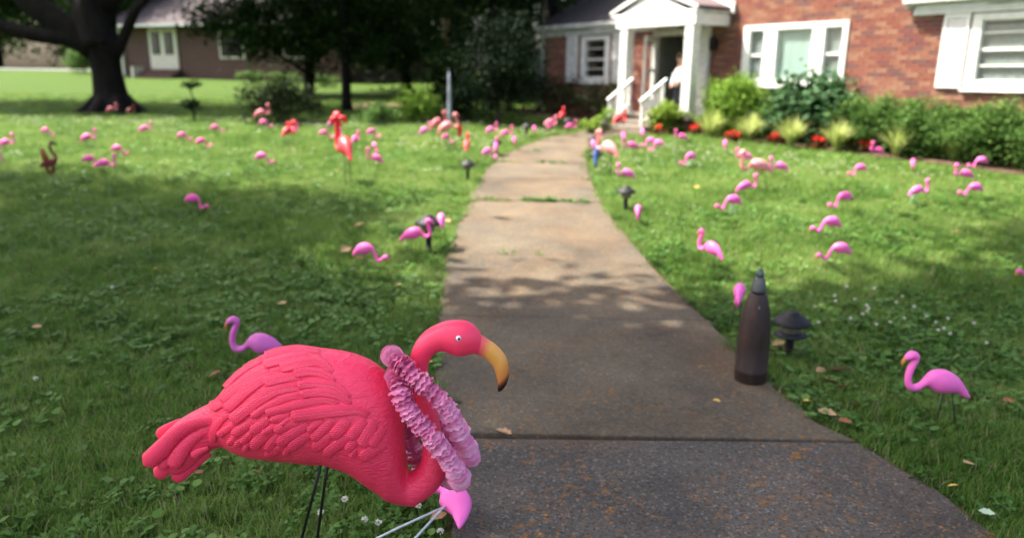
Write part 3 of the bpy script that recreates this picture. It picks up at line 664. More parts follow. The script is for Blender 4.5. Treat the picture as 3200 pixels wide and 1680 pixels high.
for a in (6.4, 10.2):
    mb = MB(); mb.box(a, a + 1.5, -0.06, -0.004, 0.95, 2.2); wn_ = mb.build('window', M['cream'], nh); mb = MB(); mb.box(a + 0.1, a + 1.4, -0.075, -0.062, 1.05, 2.1); mb.build('pane', M['eye_black'], wn_)
mb = MB(); mb.box(-0.06, 0.10, -0.16, -0.01, -0.5, 2.5); mb.build('downspout', M['cream'], nh)

# white shed seen past the corner of the brick house
shd = empty('white_shed', (1.75, 31.0, 0.95), rad(-20), 'white gabled shed in sun between dark shrub and house corner', 'shed')
mb = MB(); mb.prism([(-1.5, -0.3), (1.5, -0.3), (1.5, 1.1), (0, 2.15), (-1.5, 1.1)], 0, 3); mb.build('wall', M['white'], shd)
for sg in (-1, 1):
    mb = MB(); mb.prism([(sg * 1.65, 1.02), (sg * 1.65, 1.10), (0, 2.26), (0, 2.17)], -0.12, 3.1); mb.build('roof', M['grey_roof'], shd)
mb = MB(); mb.box(-0.5, 0.4, -0.03, -0.002, -0.1, 1.35); mb.build('door', M['worn_white'], shd)

# ------------------------------------------------------------------ foliage tools
def leaf_quads(C, size, upb=0.35, asp=0.55):
    n = len(C); size = size * rng.uniform(0.6, 1.35, n)[:, None]
    nrm = rng.normal(size=(n, 3)); nrm[:, 2] = np.abs(nrm[:, 2]) + upb * 2; nrm /= np.linalg.norm(nrm, axis=1)[:, None]
    t = np.cross(nrm, rng.normal(size=(n, 3))); t /= np.linalg.norm(t, axis=1)[:, None]; b = np.cross(nrm, t)
    V = np.empty((n, 4, 3)); V[:, 0] = C - t * size / 2; V[:, 1] = C + b * size * asp / 2 - nrm * size * 0.06; V[:, 2] = C + t * size / 2; V[:, 3] = C - b * size * asp / 2 - nrm * size * 0.06
    return V.reshape(-1, 3), np.arange(4 * n).reshape(n, 4)

def clumps(ells, nc, per, cr, power=2.2):
    """points gathered in clumps inside a few ellipsoids (cx,cy,cz,rx,ry,rz)"""
    E = np.array(ells, float); w = np.prod(E[:, 3:6], axis=1); w /= w.sum()
    k = rng.choice(len(E), nc, p=w); d = rng.normal(size=(nc, 3)); d /= np.linalg.norm(d, axis=1)[:, None]
    r = rng.uniform(0, 1, nc) ** (1 / power)
    cc = E[k, :3] + d * r[:, None] * E[k, 3:6]
    sz = cr * rng.uniform(0.55, 1.4, nc)
    P = np.repeat(cc, per, 0) + rng.normal(size=(nc * per, 3)) * np.repeat(sz, per)[:, None] * np.array([1, 1, 0.62])
    return P

def crown(name, parent, ells, nc, per, cr, leaf, mat, power=2.2, zmin=None, asp=0.55):
    P = clumps(ells, nc, per, cr, power)
    if zmin is not None: P = P[P[:, 2] > zmin]
    V, Fc = leaf_quads(P, leaf, asp=asp)
    return link(name, mesh_np(name, V, Fc, mat), parent)

def wob(p, q, n, amp, r0, r1):
    p = np.array(p, float); q = np.array(q, float); t = np.linspace(0, 1, n)[:, None]
    P = p + (q - p) * t; off = np.cumsum(rng.normal(0, amp, (n, 3)), 0); off -= off[0]; off = off - t * off[-1] * 0.6
    return P + off * np.array([1, 1, 0.5]), np.linspace(r0, r1, n)

def bush(name, px, py, rx, ry, rz, mat, label, leaf=0.07, nc=60, per=45, at=None, cat='shrub', group=None, power=2.0, cr=0.16, lift=0.0, asp=0.55, rz_=None):
    g = ground(px, py) if at is None else np.array([at[0], at[1], float(hgt(*at))])
    r = empty(name, tuple(g), rng.uniform(0, 6.28) if rz_ is None else rz_, label, cat, group)
    crown('foliage', r, [(0, 0, rz * 0.55 + lift, rx, ry, rz * 0.55), (rx * .3, 0, rz * 0.75 + lift, rx * .5, ry * .5, rz * 0.35), (-rx * .35, ry * .2, rz * 0.6 + lift, rx * .5, ry * .5, rz * 0.42)], nc, per, cr * min(rx, ry, rz), leaf, mat, power, 0.01, asp)
    mb = MB()
    for k in range(4):
        a = 6.28 * k / 4 + rng.uniform(0, 1); P, R = wob((0, 0, -0.05), (rx * .5 * math.cos(a), ry * .5 * math.sin(a), rz * 0.75 + lift), 5, 0.02, 0.02, 0.006); mb.tube(P, R, 5)
    mb.build('stem', M['bark'], r); return r

# ------------------------------------------------------------------ trees
# big tree left of centre
b = ground(355, 352)
bt = empty('shade_tree', tuple(b), 0, 'massive dark trunk with spreading limbs on the left of the lawn', 'tree')
mb = MB()
mb.tube([(0, 0, -0.15), (0, 0, 0.05), (0.0, 0, 0.2), (-0.02, 0, 0.5), (-0.04, 0, 0.95), (-0.06, 0, 1.4), (-0.09, 0, 1.75)], [0.72, 0.60, 0.47, 0.375, 0.335, 0.36, 0.46], 18)
for a in np.linspace(0, 6.28, 7, endpoint=False): mb.tube([(1.0 * math.cos(a), 1.0 * math.sin(a), -0.14), (0.55 * math.cos(a), 0.55 * math.sin(a), 0.04), (0.25 * math.cos(a), 0.25 * math.sin(a), 0.4)], [0.06, 0.17, 0.14], 8)
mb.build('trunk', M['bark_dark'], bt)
LIMB = [([(-0.1, 0, 1.55), (-0.25, 0, 2.3), (-0.2, 0.1, 3.2), (-0.5, 0.2, 4.6), (-0.3, 0.3, 6.5)], [0.46, 0.40, 0.36, 0.3, 0.2]),
        ([(-0.25, 0, 1.5), (-0.9, -0.1, 2.0), (-1.6, -0.2, 2.6), (-2.3, -0.1, 3.5), (-3.2, 0, 5.0)], [0.34, 0.30, 0.27, 0.22, 0.15]),
        ([(-0.2, 0, 1.45), (-0.8, -0.2, 1.72), (-1.5, -0.3, 1.78), (-2.2, -0.4, 1.98), (-3.2, -0.5, 2.4), (-4.6, -0.6, 3.2)], [0.28, 0.21, 0.17, 0.15, 0.12, 0.07]),
        ([(0.15, 0, 1.35), (0.45, 0, 1.75), (0.85, -0.1, 2.35), (1.15, -0.1, 2.65), (1.55, -0.2, 3.2), (2.2, -0.3, 4.4)], [0.20, 0.13, 0.11, 0.09, 0.075, 0.05]),
        ([(0.1, 0.1, 2.0), (0.2, 0.15, 2.5), (0.55, 0.2, 2.85), (0.8, 0.2, 3.4), (0.9, 0.2, 4.5)], [0.16, 0.12, 0.1, 0.09, 0.06]),
        ([(0.05, 0.1, 2.4), (0.4, 0.4, 3.5), (0.7, 0.8, 5.0), (1.5, 1.2, 6.5)], [0.26, 0.22, 0.16, 0.09])]
for P, R in LIMB:
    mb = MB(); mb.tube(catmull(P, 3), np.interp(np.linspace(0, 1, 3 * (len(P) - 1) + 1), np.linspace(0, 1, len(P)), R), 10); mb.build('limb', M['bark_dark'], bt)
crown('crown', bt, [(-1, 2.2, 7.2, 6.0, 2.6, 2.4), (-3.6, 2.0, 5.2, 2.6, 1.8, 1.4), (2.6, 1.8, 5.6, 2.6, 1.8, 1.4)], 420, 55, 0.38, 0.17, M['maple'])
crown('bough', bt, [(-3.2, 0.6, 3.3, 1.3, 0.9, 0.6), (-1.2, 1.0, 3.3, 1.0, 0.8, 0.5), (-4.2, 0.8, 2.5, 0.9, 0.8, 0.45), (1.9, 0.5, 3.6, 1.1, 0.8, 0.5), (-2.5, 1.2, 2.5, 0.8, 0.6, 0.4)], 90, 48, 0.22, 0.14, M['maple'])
# slim tree in the middle with low hanging boughs
b = ground(1085, 352)
st = empty('slim_tree', tuple(b), 0, 'slim straight dark trunk under hanging dark green boughs', 'tree')
mb = MB(); mb.tube([(0, 0, -0.1), (0, 0, 0.3), (0.02, 0, 1.5), (-0.02, 0, 3.0), (0, 0, 5.0), (0.05, 0, 7)], [0.18, 0.125, 0.105, 0.10, 0.08, 0.04], 10); mb.build('trunk', M['bark_dark'], st)
for k in range(9):
    a = 6.28 * k / 9; z0 = 1.7 + 0.35 * k; L = rng.uniform(1.6, 2.6)
    mb = MB(); mb.tube([(0, 0, z0), (L * .5 * math.cos(a), L * .5 * math.sin(a), z0 + 0.35), (L * math.cos(a), L * math.sin(a), z0 + 0.05)], [0.045, 0.03, 0.012], 6); mb.build('limb', M['bark_dark'], st)
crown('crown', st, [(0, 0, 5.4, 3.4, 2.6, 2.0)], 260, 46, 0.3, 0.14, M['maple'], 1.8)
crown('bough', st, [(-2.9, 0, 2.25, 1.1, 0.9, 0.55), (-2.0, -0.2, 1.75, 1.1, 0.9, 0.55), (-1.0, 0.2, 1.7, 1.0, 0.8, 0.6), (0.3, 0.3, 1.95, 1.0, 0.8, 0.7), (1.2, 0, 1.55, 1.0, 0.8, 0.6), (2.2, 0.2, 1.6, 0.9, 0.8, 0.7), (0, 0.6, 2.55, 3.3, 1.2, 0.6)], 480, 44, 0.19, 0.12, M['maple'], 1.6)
# trees that stand behind and beside the picture
def wood_tree(name, x, y, h, rx, rz, mat, label, trunk=0.2, low=0.35, nc=190, per=38, leaf=0.26, group=None, bark='bark_dark', ry=None):
    z = float(hgt(x, y)); r = empty(name, (x, y, z), 0, label, 'tree', group); ry = ry or rx
    mb = MB(); P, R = wob((0, 0, -0.2), (0, 0, h * 0.8), 7, 0.06, trunk, trunk * 0.35); mb.tube(P, R, 9); mb.build('trunk', M[bark], r)
    for k in range(5):
        a = rng.uniform(0, 6.28); z0 = h * rng.uniform(low, 0.65); P, R = wob((0, 0, z0), (rx * .7 * math.cos(a), ry * .7 * math.sin(a), z0 + h * 0.16), 5, 0.05, trunk * 0.4, 0.02); mb = MB(); mb.tube(P, R, 6); mb.build('limb', M[bark], r)
    crown('crown', r, [(0, 0, h * (1 + low) / 2, rx, ry, h * (1 - low) / 2), (rx * .4, 0, h * 0.55, rx * .6, ry * .7, h * 0.2), (-rx * .5, 0, h * 0.6, rx * .6, ry * .6, h * 0.2)], nc, per, rz, leaf, M[mat]); return r
wood_tree('background_tree', -1.6, 25.5, 7.5, 2.3, 0.42, 'maple', 'leafy tree behind the pale post left of the round dark shrub', low=0.02, nc=260, per=46, leaf=0.2)
wood_tree('background_tree', 2.3, 34, 11, 3.0, 0.6, 'far_leaf', 'sunlit green tree rising over the white shed', 0.24, low=0.12)
wood_tree('background_tree', 6.5, 38, 12, 3.4, 0.6, 'far_leaf', 'tall tree peeping over the dark roof of the brick house', 0.24, low=0.2)
wood_tree('background_tree', -7.0, 26.0, 8, 2.7, 0.42, 'maple', 'dark tree in front of the brown brick wall, left of the slim trunk', low=0.07, nc=420, per=48, leaf=0.18)
wood_tree('background_tree', -4.2, 30.0, 9, 2.9, 0.5, 'maple', 'broad dark tree closing the gap behind the slim trunk', 0.24, low=0.05, nc=380, per=46, leaf=0.22)
wood_tree('background_tree', -2.6, 36, 12, 3.6, 0.6, 'oak', 'broad tree behind the mulch mound', 0.24, low=0.08, nc=280)
wood_tree('background_tree', -6.5, 48, 12, 3.4, 0.6, 'oak', 'tree standing beyond the low brown house', 0.24, low=0.15)
wood_tree('background_tree', 0.6, 29.5, 9, 2.4, 0.45, 'oak', 'tree just left of the white shed', 0.2, low=0.12, nc=240, per=42, leaf=0.2)
wood_tree('holly_tree', -0.5, 20.4, 7.2, 1.9, 0.36, 'dark_leaf', 'dark holly tree behind the tall round evergreen shrub', 0.16, low=0.32, nc=320, per=50, leaf=0.16, ry=1.8)
wood_tree('shadow_tree', -21.5, 42.5, 9, 3.6, 0.5, 'maple', 'dark tree at the left end of the low brown house', 0.24, low=0.33, nc=220, per=44, leaf=0.25)
for k, (x, y, lab) in enumerate([(-47, 66, 'farthest tree at the left edge beyond the road'), (-40, 70, 'tree beyond the road, second from the left edge'), (-33.5, 66, 'tree beyond the road just left of the big trunk'), (-27.5, 62, 'tree beyond the road behind the big trunk'), (-52, 76, 'tall tree behind the others at the far left edge')]):
    wood_tree('roadside_tree', x, y, 11 + k % 3 * 1.5, 5.0, 0.8, 'far_leaf', lab, 0.25, low=0.02, leaf=0.42, nc=330, per=44, group='trees beyond the road')
for k, (x, y, lab) in enumerate([(-30, 56, 'dark shadowed tree hanging over the road at far left'), (-36, 54, 'dark shadowed tree nearest the left edge by the road')]):
    wood_tree('roadside_tree', x, y, 9, 3.4, 0.7, 'maple', lab, 0.22, low=0.18, leaf=0.32, group='trees beyond the road')
for x, y, lab in [(-1.3, 45, 'tall tree far behind the round dark shrub'), (2.5, 50, 'far tall tree behind the white shed'), (-13, 56, 'far tree over the roof of the low brown house'), (10, 46, 'far tree behind the porch roof'), (17, 40, 'far tree hidden behind the gable of the brick house')]:
    wood_tree('background_tree', x, y, 14, 4.6, 0.8, 'oak', lab, 0.28, low=0.05, leaf=0.38)
# straight trunks just behind the house roof
for x, y, lab in [(1.05, 22.5, 'straight dark trunk rising behind the left end of the roof'), (2.05, 23.5, 'second straight dark trunk behind the dark roof')]:
    wood_tree('roof_side_tree', x, y, 12, 3.0, 0.5, 'oak', lab, 0.27, low=0.45, nc=150)
# tall shade trees beside and behind the viewer: their crowns shade the near lawn
def shade_oak(x, y, h, ells, label, mat='oak', nc=300, per=52, leaf=0.23, bark='bark'):
    z = float(hgt(x, y)); r = empty('tall_oak', (x, y, z), 0, label, 'tree', None)
    mb = MB(); P, R = wob((0, 0, -0.2), (0, 0, h * 0.7), 7, 0.06, 0.32, 0.14); mb.tube(P, R, 9); mb.build('trunk', M[bark], r)
    for e in ells:
        for k in range(3):
            q = np.array(e[:3]) + rng.normal(0, 0.35, 3) * np.array(e[3:6]); P, R = wob((0, 0, h * 0.42), q, 7, 0.08, 0.13, 0.03); mb = MB(); mb.tube(P, R, 7); mb.build('limb', M[bark], r)
    crown('crown', r, ells, nc, per, 0.5, leaf, M[mat], 5.0); return r
shade_oak(-10.2, 6.6, 9.5, [(5.0, -2.75, 8.8, 2.6, 2.4, 0.9), (0.4, -0.6, 8.4, 3.3, 3.0, 1.1), (1.6, 2.2, 8.7, 1.7, 1.1, 0.8)], 'tall oak left of the picture shading the near lawn', nc=620, per=60)
shade_oak(-14.0, 10.0, 9, [(2.6, -0.3, 7.4, 2.6, 1.2, 1.3)], 'tall oak beyond the left edge shading the middle of the left lawn', nc=70, per=46)
shade_oak(6.8, 5.2, 10, [(-8.7, -0.9, 9.0, 2.6, 2.5, 0.9), (-5.6, 0.9, 8.8, 2.7, 3.1, 1.0), (-2.4, 0.9, 8.5, 2.4, 3.0, 1.1)], 'tall oak right of the picture shading the near path', nc=640, per=60)
shade_oak(-17.0, 20.5, 10, [(0, 0.5, 7.0, 4.2, 2.3, 2.4)], 'dense tree left of the big trunk shading the far lawn', 'maple', 190, 52, 0.22, 'bark_dark')
shade_oak(-24.0, 21.0, 10, [(0, 0.5, 7.0, 4.2, 2.3, 2.4)], 'outermost tree left of the big trunk', 'maple', 170, 52, 0.22, 'bark_dark')

# ------------------------------------------------------------------ shrubs
bush('dark_yew', 880, 386, 0.95, 0.8, 0.85, M['yew'], 'low dark yew spreading in front of the sunlit far lawn', 0.07, 90, 60)
bush('round_evergreen', 1560, 388, 0.95, 0.95, 2.15, M['dark_leaf'], 'tall round dark evergreen shrub left of the house corner', 0.07, 190, 70, cr=0.2)
bush('light_hydrangea', 1300, 384, 0.60, 0.5, 0.72, M['fresh'], 'light green bush between the slim trunk and the pale post', 0.08, 60, 36)
bush('dark_privet', 1185, 388, 0.75, 0.5, 0.42, M['box'], 'low leafy bush right of the slim trunk', 0.07, 50, 36)
bush('dark_privet', 1440, 386, 0.5, 0.5, 0.85, M['dark_leaf'], 'small dark bush at the foot of the round evergreen', 0.07, 60, 40)
bush('dark_privet', 1400, 370, 1.0, 0.7, 1.6, M['maple'], 'dark leafy bush behind the pale post', 0.09, 90, 45)
for s, d, rx, h, lab in [(-5.3, -0.05, 0.75, 1.05, 'brownish azalea under the left end of the shuttered window'), (-4.1, 0.0, 0.75, 0.95, 'brownish azalea under the shuttered window'), (-2.9, -0.05, 0.7, 0.85, 'brownish azalea between the shuttered window and the porch'), (-6.3, 0.1, 0.7, 1.1, 'brownish azalea at the shaded house corner')]:
    bush('azalea', 0, 0, rx, 0.5, h, M['azalea'], lab, 0.05, 80, 50, at=hw(s, d), rz_=math.atan2(HE[1], HE[0]))
bush('small_boxwood', 1897, 412, 0.24, 0.24, 0.42, M['fresh'], 'small round green bush just left of the steps', 0.04, 40, 40)
bush('pale_hosta', 1848, 420, 0.26, 0.26, 0.32, M['lime'], 'pale green tuft left of the small round bush by the steps', 0.10, 22, 16, asp=0.3)
bush('lime_bush', 0, 0, 0.42, 0.32, 0.56, M['lime'], 'yellow green bush in front of the porch base', 0.07, 70, 34, at=hw(-0.12, 0.62))
for s, d, rx, ry, h, m, lf, lab in [(0.84, -0.14, 0.60, 0.44, 1.06, 'fresh', 0.06, 'bright green rounded bush right of the porch'),
                                (1.52, -0.34, 0.60, 0.36, 0.78, 'box', 0.05, 'dark green low shrub between the bright bush and the broad leaved one'),
                                (2.45, -0.30, 0.84, 0.42, 1.22, 'broad', 0.13, 'large leaved shrub below the three part window'),
                                (3.48, -0.34, 0.64, 0.36, 0.82, 'box', 0.05, 'clipped green shrub right of the large leaved one'),
                                (4.40, -0.34, 0.66, 0.36, 0.86, 'box', 0.05, 'clipped green shrub under the white shutter'),
                                (5.30, -0.34, 0.66, 0.36, 0.86, 'box', 0.05, 'clipped green shrub at the right edge'), (6.1, -0.34, 0.6, 0.36, 0.84, 'box', 0.05, 'clipped green shrub beyond the right edge')]:
    bush('foundation_shrub', 0, 0, rx, ry, h, M[m], lab, lf, 190 if lf < 0.1 else 120, 60 if lf < 0.1 else 26, at=hw(s, d), cr=0.26, rz_=math.atan2(HE[1], HE[0]))
bush('clipped_bush', 0, 0, 1.0, 0.8, 1.25, M['box'], 'clipped round bush between the big trunk and the far road', 0.10, 90, 50, at=(-24.3, 43.5))
for k, a in enumerate([(-11.6, 34.0), (-9.8, 33.0), (-7.8, 31.5)]):
    bush('low_foundation_bush', 0, 0, 0.8, 0.5, 0.55, M['far_leaf'], ('grey green low bush along the brown house wall, left one', 'low bush along the brown house wall, middle one', 'low bush along the brown house wall, right one')[k], 0.09, 40, 30, at=a)

def strap_plant(name, at, n, L, mat, label, group):
    r = empty(name, (at[0], at[1], float(hgt(*at)) + 0.01), rng.uniform(0, 6), label, 'grass plant', group); V = []; Fc = []
    for i in range(n):
        a = rng.uniform(0, 6.28); l = L * rng.uniform(0.6, 1.15); out = rng.uniform(0.12, 0.7); d = np.array([math.cos(a), math.sin(a), 0]); sd = np.array([-d[1], d[0], 0]); w = 0.010; b0 = len(V)
        for t in (0, 0.35, 0.7, 1.0):
            p = d * (0.03 + out * l * t ** 1.4) + np.array([0, 0, l * (t - 0.62 * out * t * t)]); ww = w * (1 - t ** 3 * 0.9)
            V += [p - sd * ww, p + sd * ww]
        Fc += [(b0 + 2 * k, b0 + 2 * k + 1, b0 + 2 * k + 3, b0 + 2 * k + 2) for k in range(3)]
    link('blades', mesh_np('blades', V, Fc, mat), r); return r
def begonia(at, label):
    r = empty('red_begonia', (at[0], at[1], float(hgt(*at)) + 0.01), 0, label, 'flower', 'red begonias in the house bed')
    crown('foliage', r, [(0, 0, 0.09, 0.13, 0.13, 0.08)], 14, 10, 0.03, 0.07, M['begonia_leaf'], asp=0.8); crown('blossom', r, [(0, 0, 0.17, 0.11, 0.11, 0.05)], 12, 9, 0.018, 0.035, M['begonia'], asp=0.9)
    mb = MB()
    for k in range(4): a = k * 1.6; mb.tube([(0, 0, -0.02), (0.05 * math.cos(a), 0.05 * math.sin(a), 0.14)], 0.006, 5)
    mb.build('stem', M['stem'], r)
ordn = ['first', 'second', 'third', 'fourth', 'fifth', 'sixth', 'seventh', 'eighth']
for k, (px, py) in enumerate([(2236, 428), (2354, 440), (2486, 455), (2628, 468), (2815, 485), (2990, 500), (3185, 520)]):
    g = ground(px, py + 6); strap_plant('striped_liriope', g[:2] + HN * 0.14, 260, 0.58, M['liriope'], '%s tuft of striped pale green grass counted from the porch' % ordn[k], 'striped grass tufts along the bed')
for k, (px, py) in enumerate([(2058, 424), (2172, 424), (2287, 448), (2415, 452), (2553, 465), (2707, 478), (2890, 490), (3072, 512)]):
    g = ground(px, py + 3); begonia(g[:2], '%s red begonia counted along the bed from the steps' % ordn[k])

# ------------------------------------------------------------------ grass, clover and weeds (scattered, beyond counting)
def blade_mesh(n, h, spread, w, dry=0.03, seed=0):
    r = np.random.default_rng(seed); V = []; Fc = []; mi = []
    for i in range(n):
        a = r.uniform(0, 6.28); rr = spread * math.sqrt(r.uniform()); p0 = np.array([rr * math.cos(a), rr * math.sin(a), -0.006])
        b = r.uniform(0, 6.28); d = np.array([math.cos(b), math.sin(b), 0]); sd = np.array([-d[1], d[0], 0]); l = h * r.uniform(0.5, 1.25); ben = r.uniform(0.15, 1.05); ww = w * r.uniform(0.7, 1.3); b0 = len(V)
        for t in (0, 0.45, 0.8, 1):
            p = p0 + d * l * ben * t ** 1.6 + np.array([0, 0, l * (t - 0.45 * ben * t * t)]); q = ww * (1 - 0.93 * t ** 2.2) / 2; V += [p - sd * q, p + sd * q]
        k = 1 if r.uniform() < dry else 0
        for j in range(3): Fc.append((b0 + 2 * j, b0 + 2 * j + 1, b0 + 2 * j + 3, b0 + 2 * j + 2)); mi.append(k)
    return mesh_np('tuft', V, Fc, [M['blade'], M['dry_blade']], midx=mi)
def clover_mesh(n, spread, leafr, tri, seed):
    r = np.random.default_rng(seed); V = []; Fc = []
    for i in range(n):
        a = r.uniform(0, 6.28); rr = spread * math.sqrt(r.uniform()); z = r.uniform(0.018, 0.058); c = np.array([rr * math.cos(a), rr * math.sin(a), z]); tl = r.normal(0, 0.28, 2)
        fans = [(leafr * 0.9 * math.cos(g), leafr * 0.9 * math.sin(g), leafr * 0.82) for g in (a, a + 2.09, a + 4.19)] if tri else [(0, 0, leafr * 1.15)]
        for fx, fy, fr in fans:
            b0 = len(V); fr *= r.uniform(0.75, 1.2)
            for k in range(6):
                g = 6.28 * k / 6; x, y = fx + fr * math.cos(g), fy + fr * math.sin(g); V.append(c + np.array([x, y, x * tl[0] + y * tl[1] + 0.15 * abs(math.sin(g)) * fr]))
            Fc += [(b0, b0 + 1, b0 + 2, b0 + 3), (b0, b0 + 3, b0 + 4, b0 + 5)]
        b0 = len(V); V += [np.array([c[0] * .6 - 0.0008, c[1] * .6, -0.005]), np.array([c[0] * .6 + 0.0008, c[1] * .6, -0.005]), c + [0.0008, 0, -0.001], c + [-0.0008, 0, -0.001]]; Fc.append((b0, b0 + 1, b0 + 2, b0 + 3))
    return mesh_np('clover', V, Fc, M['clover'])
def flower_mesh(n, seed=1):
    r = np.random.default_rng(seed); V = []; Fc = []
    C = r.normal(size=(n, 3)); C /= np.linalg.norm(C, axis=1)[:, None]; C[:, 2] = C[:, 2] * 0.85 + 0.15
    for c in C:
        t = np.cross(c, r.normal(size=3)); t /= np.linalg.norm(t); b0 = len(V); p = c * 0.0085
        V += [c * 0.003 - t * .001, p - t * 0.0021, c * 0.0115, p + t * 0.0021]; Fc.append((b0, b0 + 1, b0 + 2, b0 + 3))
    return np.array(V), Fc
lib = bpy.data.collections.new('tuft_library')
def lib_obj(me, i):
    o = bpy.data.objects.new('tuft_%02d' % i, me); lib.objects.link(o)
LIBN = 0
for i in range(4): lib_obj(blade_mesh(34, 0.062, 0.055, 0.0034, 0.05, i), LIBN); LIBN += 1          # 0-3 grass
for i in range(3): lib_obj(clover_mesh(12, 0.06, 0.0085, True, 20 + i), LIBN); LIBN += 1            # 4-6 clover
for i in range(2): lib_obj(clover_mesh(10, 0.06, 0.015, False, 40 + i), LIBN); LIBN += 1            # 7-8 round leaves
fv, ff = flower_mesh(26)
fl = MB(); fl.add(fv + np.array([0, 0, 0.075]), ff); fl.tube([(0, 0, -0.01), (0.004, 0, 0.04), (0, 0, 0.072)], 0.0008, 4, 1); lib_obj(fl.mesh('clover_flower', [M['clover_flower'], M['stem']]), LIBN); LIBN += 1   # 9

def scatter(name, P, idxs, scl, kind='stuff'):
    n = len(P); me = bpy.data.meshes.new(name); me.vertices.add(n); me.vertices.foreach_set('co', np.asarray(P, np.float32).ravel())
    a = me.attributes.new('pick', 'INT', 'POINT'); a.data.foreach_set('value', np.asarray(idxs, np.int32))
    a = me.attributes.new('turn', 'FLOAT_VECTOR', 'POINT'); rt = np.stack([rng.normal(0, 0.12, n), rng.normal(0, 0.12, n), rng.uniform(0, 6.28, n)], -1); a.data.foreach_set('vector', rt.astype(np.float32).ravel())
    a = me.attributes.new('size', 'FLOAT', 'POINT'); a.data.foreach_set('value', np.asarray(scl, np.float32))
    o = link(name, me); tag(o, kind=kind)
    ng = bpy.data.node_groups.new(name, 'GeometryNodeTree')
    ng.interface.new_socket('Geometry', in_out='INPUT', socket_type='NodeSocketGeometry'); ng.interface.new_socket('Geometry', in_out='OUTPUT', socket_type='NodeSocketGeometry')
    gi = ng.nodes.new('NodeGroupInput'); go = ng.nodes.new('NodeGroupOutput'); ci = ng.nodes.new('GeometryNodeCollectionInfo'); ip = ng.nodes.new('GeometryNodeInstanceOnPoints')
    ci.inputs['Collection'].default_value = lib; ci.inputs['Separate Children'].default_value = True; ci.inputs['Reset Children'].default_value = True
    ip.inputs['Pick Instance'].default_value = True
    def na(nm, t):
        q = ng.nodes.new('GeometryNodeInputNamedAttribute'); q.data_type = t; q.inputs['Name'].default_value = nm; return [s for s in q.outputs if s.enabled and s.name == 'Attribute'][0]
    L = ng.links.new
    L(gi.outputs[0], ip.inputs['Points']); L(ci.outputs[0], ip.inputs['Instance']); L(na('pick', 'INT'), ip.inputs['Instance Index'])
    L(na('turn', 'FLOAT_VECTOR'), ip.inputs['Rotation']); L(na('size', 'FLOAT'), ip.inputs['Scale']); L(ip.outputs[0], go.inputs[0])
    md = o.modifiers.new('scatter', 'NODES'); md.node_group = ng; return o

def pnoise(x, y, s):
    return (np.sin(x * s + 1.3) * np.cos(y * s * 1.1 + 0.4) + np.sin((x + y) * s * 0.61 + 2.1) + np.sin((x - 1.7 * y) * s * 0.37)) / 3
def fan(y0, y1, dens):
    A_ = ((y0 + y1) * 0.72 + 1.6) * (y1 - y0); n = int(A_ * dens); y = rng.uniform(y0, y1, n * 2); w = y * 0.72 + 0.8
    keep = rng.uniform(0, y1 * 0.72 + 0.8, n * 2) < w; y = y[keep]; w = w[keep]; x = rng.uniform(-1, 1, len(y)) * w
    return x, y
def off_path(x, y, m=0.0):
    l = np.interp(y, PL[:, 1], PL[:, 0]); r_ = np.interp(y, PR[:, 1], PR[:, 0]); r2 = np.where(y > 14.5, np.where(y < 16.1, 2.75, -99), r_); l = np.where((y > 14.6) & (y < 16.1), np.interp(y, [14.6, 16.1], [1.1, 1.95]), l)
    ok = (x < l - m) | (x > r2 + m)
    s = (x - HP[0]) * HE[0] + (y - HP[1]) * HE[1]; d = (x - HP[0]) * HN[0] + (y - HP[1]) * HN[1]
    bed = ((d < 0.05) & (s > 0.9)) | ((d < 0.98) & (s > -2.2) & (s < 0.4)) | ((d < 0.4) & (s > -6.6)); return ok & ~bed
gx_, gy_, gs_ = [], [], []
for y0, y1, dens, s in ((1.1, 3.0, 620, 0.85), (3.0, 5.0, 380, 0.95), (5.0, 8.0, 210, 1.1), (8.0, 12.0, 110, 1.25), (12.0, 17.0, 60, 1.4), (17, 25, 20, 1.6)):
    x, y = fan(y0, y1, dens); k = off_path(x, y, 0.012 - 0.035 * np.abs(rng.normal(0, 1, len(x))) * (pnoise(x, y, 6) > 0.0)); gx_.append(x[k]); gy_.append(y[k]); gs_.append(np.full(k.sum(), s))
X, Y, S = map(np.concatenate, (gx_, gy_, gs_))
pn = pnoise(X, Y, 3.1) + 0.35 * pnoise(X, Y, 11)
u = rng.uniform(size=len(X)); clov = u < np.clip(0.20 + 0.40 * pn, 0.03, 0.6)
pick = np.where(clov, np.where(pnoise(X, Y, 1.7) + rng.normal(0, .4, len(X)) > 0.1, rng.integers(7, 9, len(X)), rng.integers(4, 7, len(X))), rng.integers(0, 4, len(X)))
S = np.where(clov, 0.8 + 0.25 * (S - 0.85), S) * rng.uniform(0.7, 1.25, len(X)) * (1 + 0.22 * pnoise(X, Y, 2.3))
scatter('grass', np.stack([X, Y, hgt(X, Y)], -1), pick, S)
# white clover heads too many to count in the sunny band
x, y = fan(9.5, 16.5, 24); k = off_path(x, y, 0.05) & (pnoise(x, y, 0.8) + 0.5 * pnoise(x, y, 2.7) + 0.10 * (y - 12.5) > rng.normal(0.25, 0.25, len(x))); x, y = x[k], y[k]
scatter('clover_blossom', np.stack([x, y, hgt(x, y)], -1), np.full(len(x), 9), rng.uniform(0.8, 1.35, len(x)))
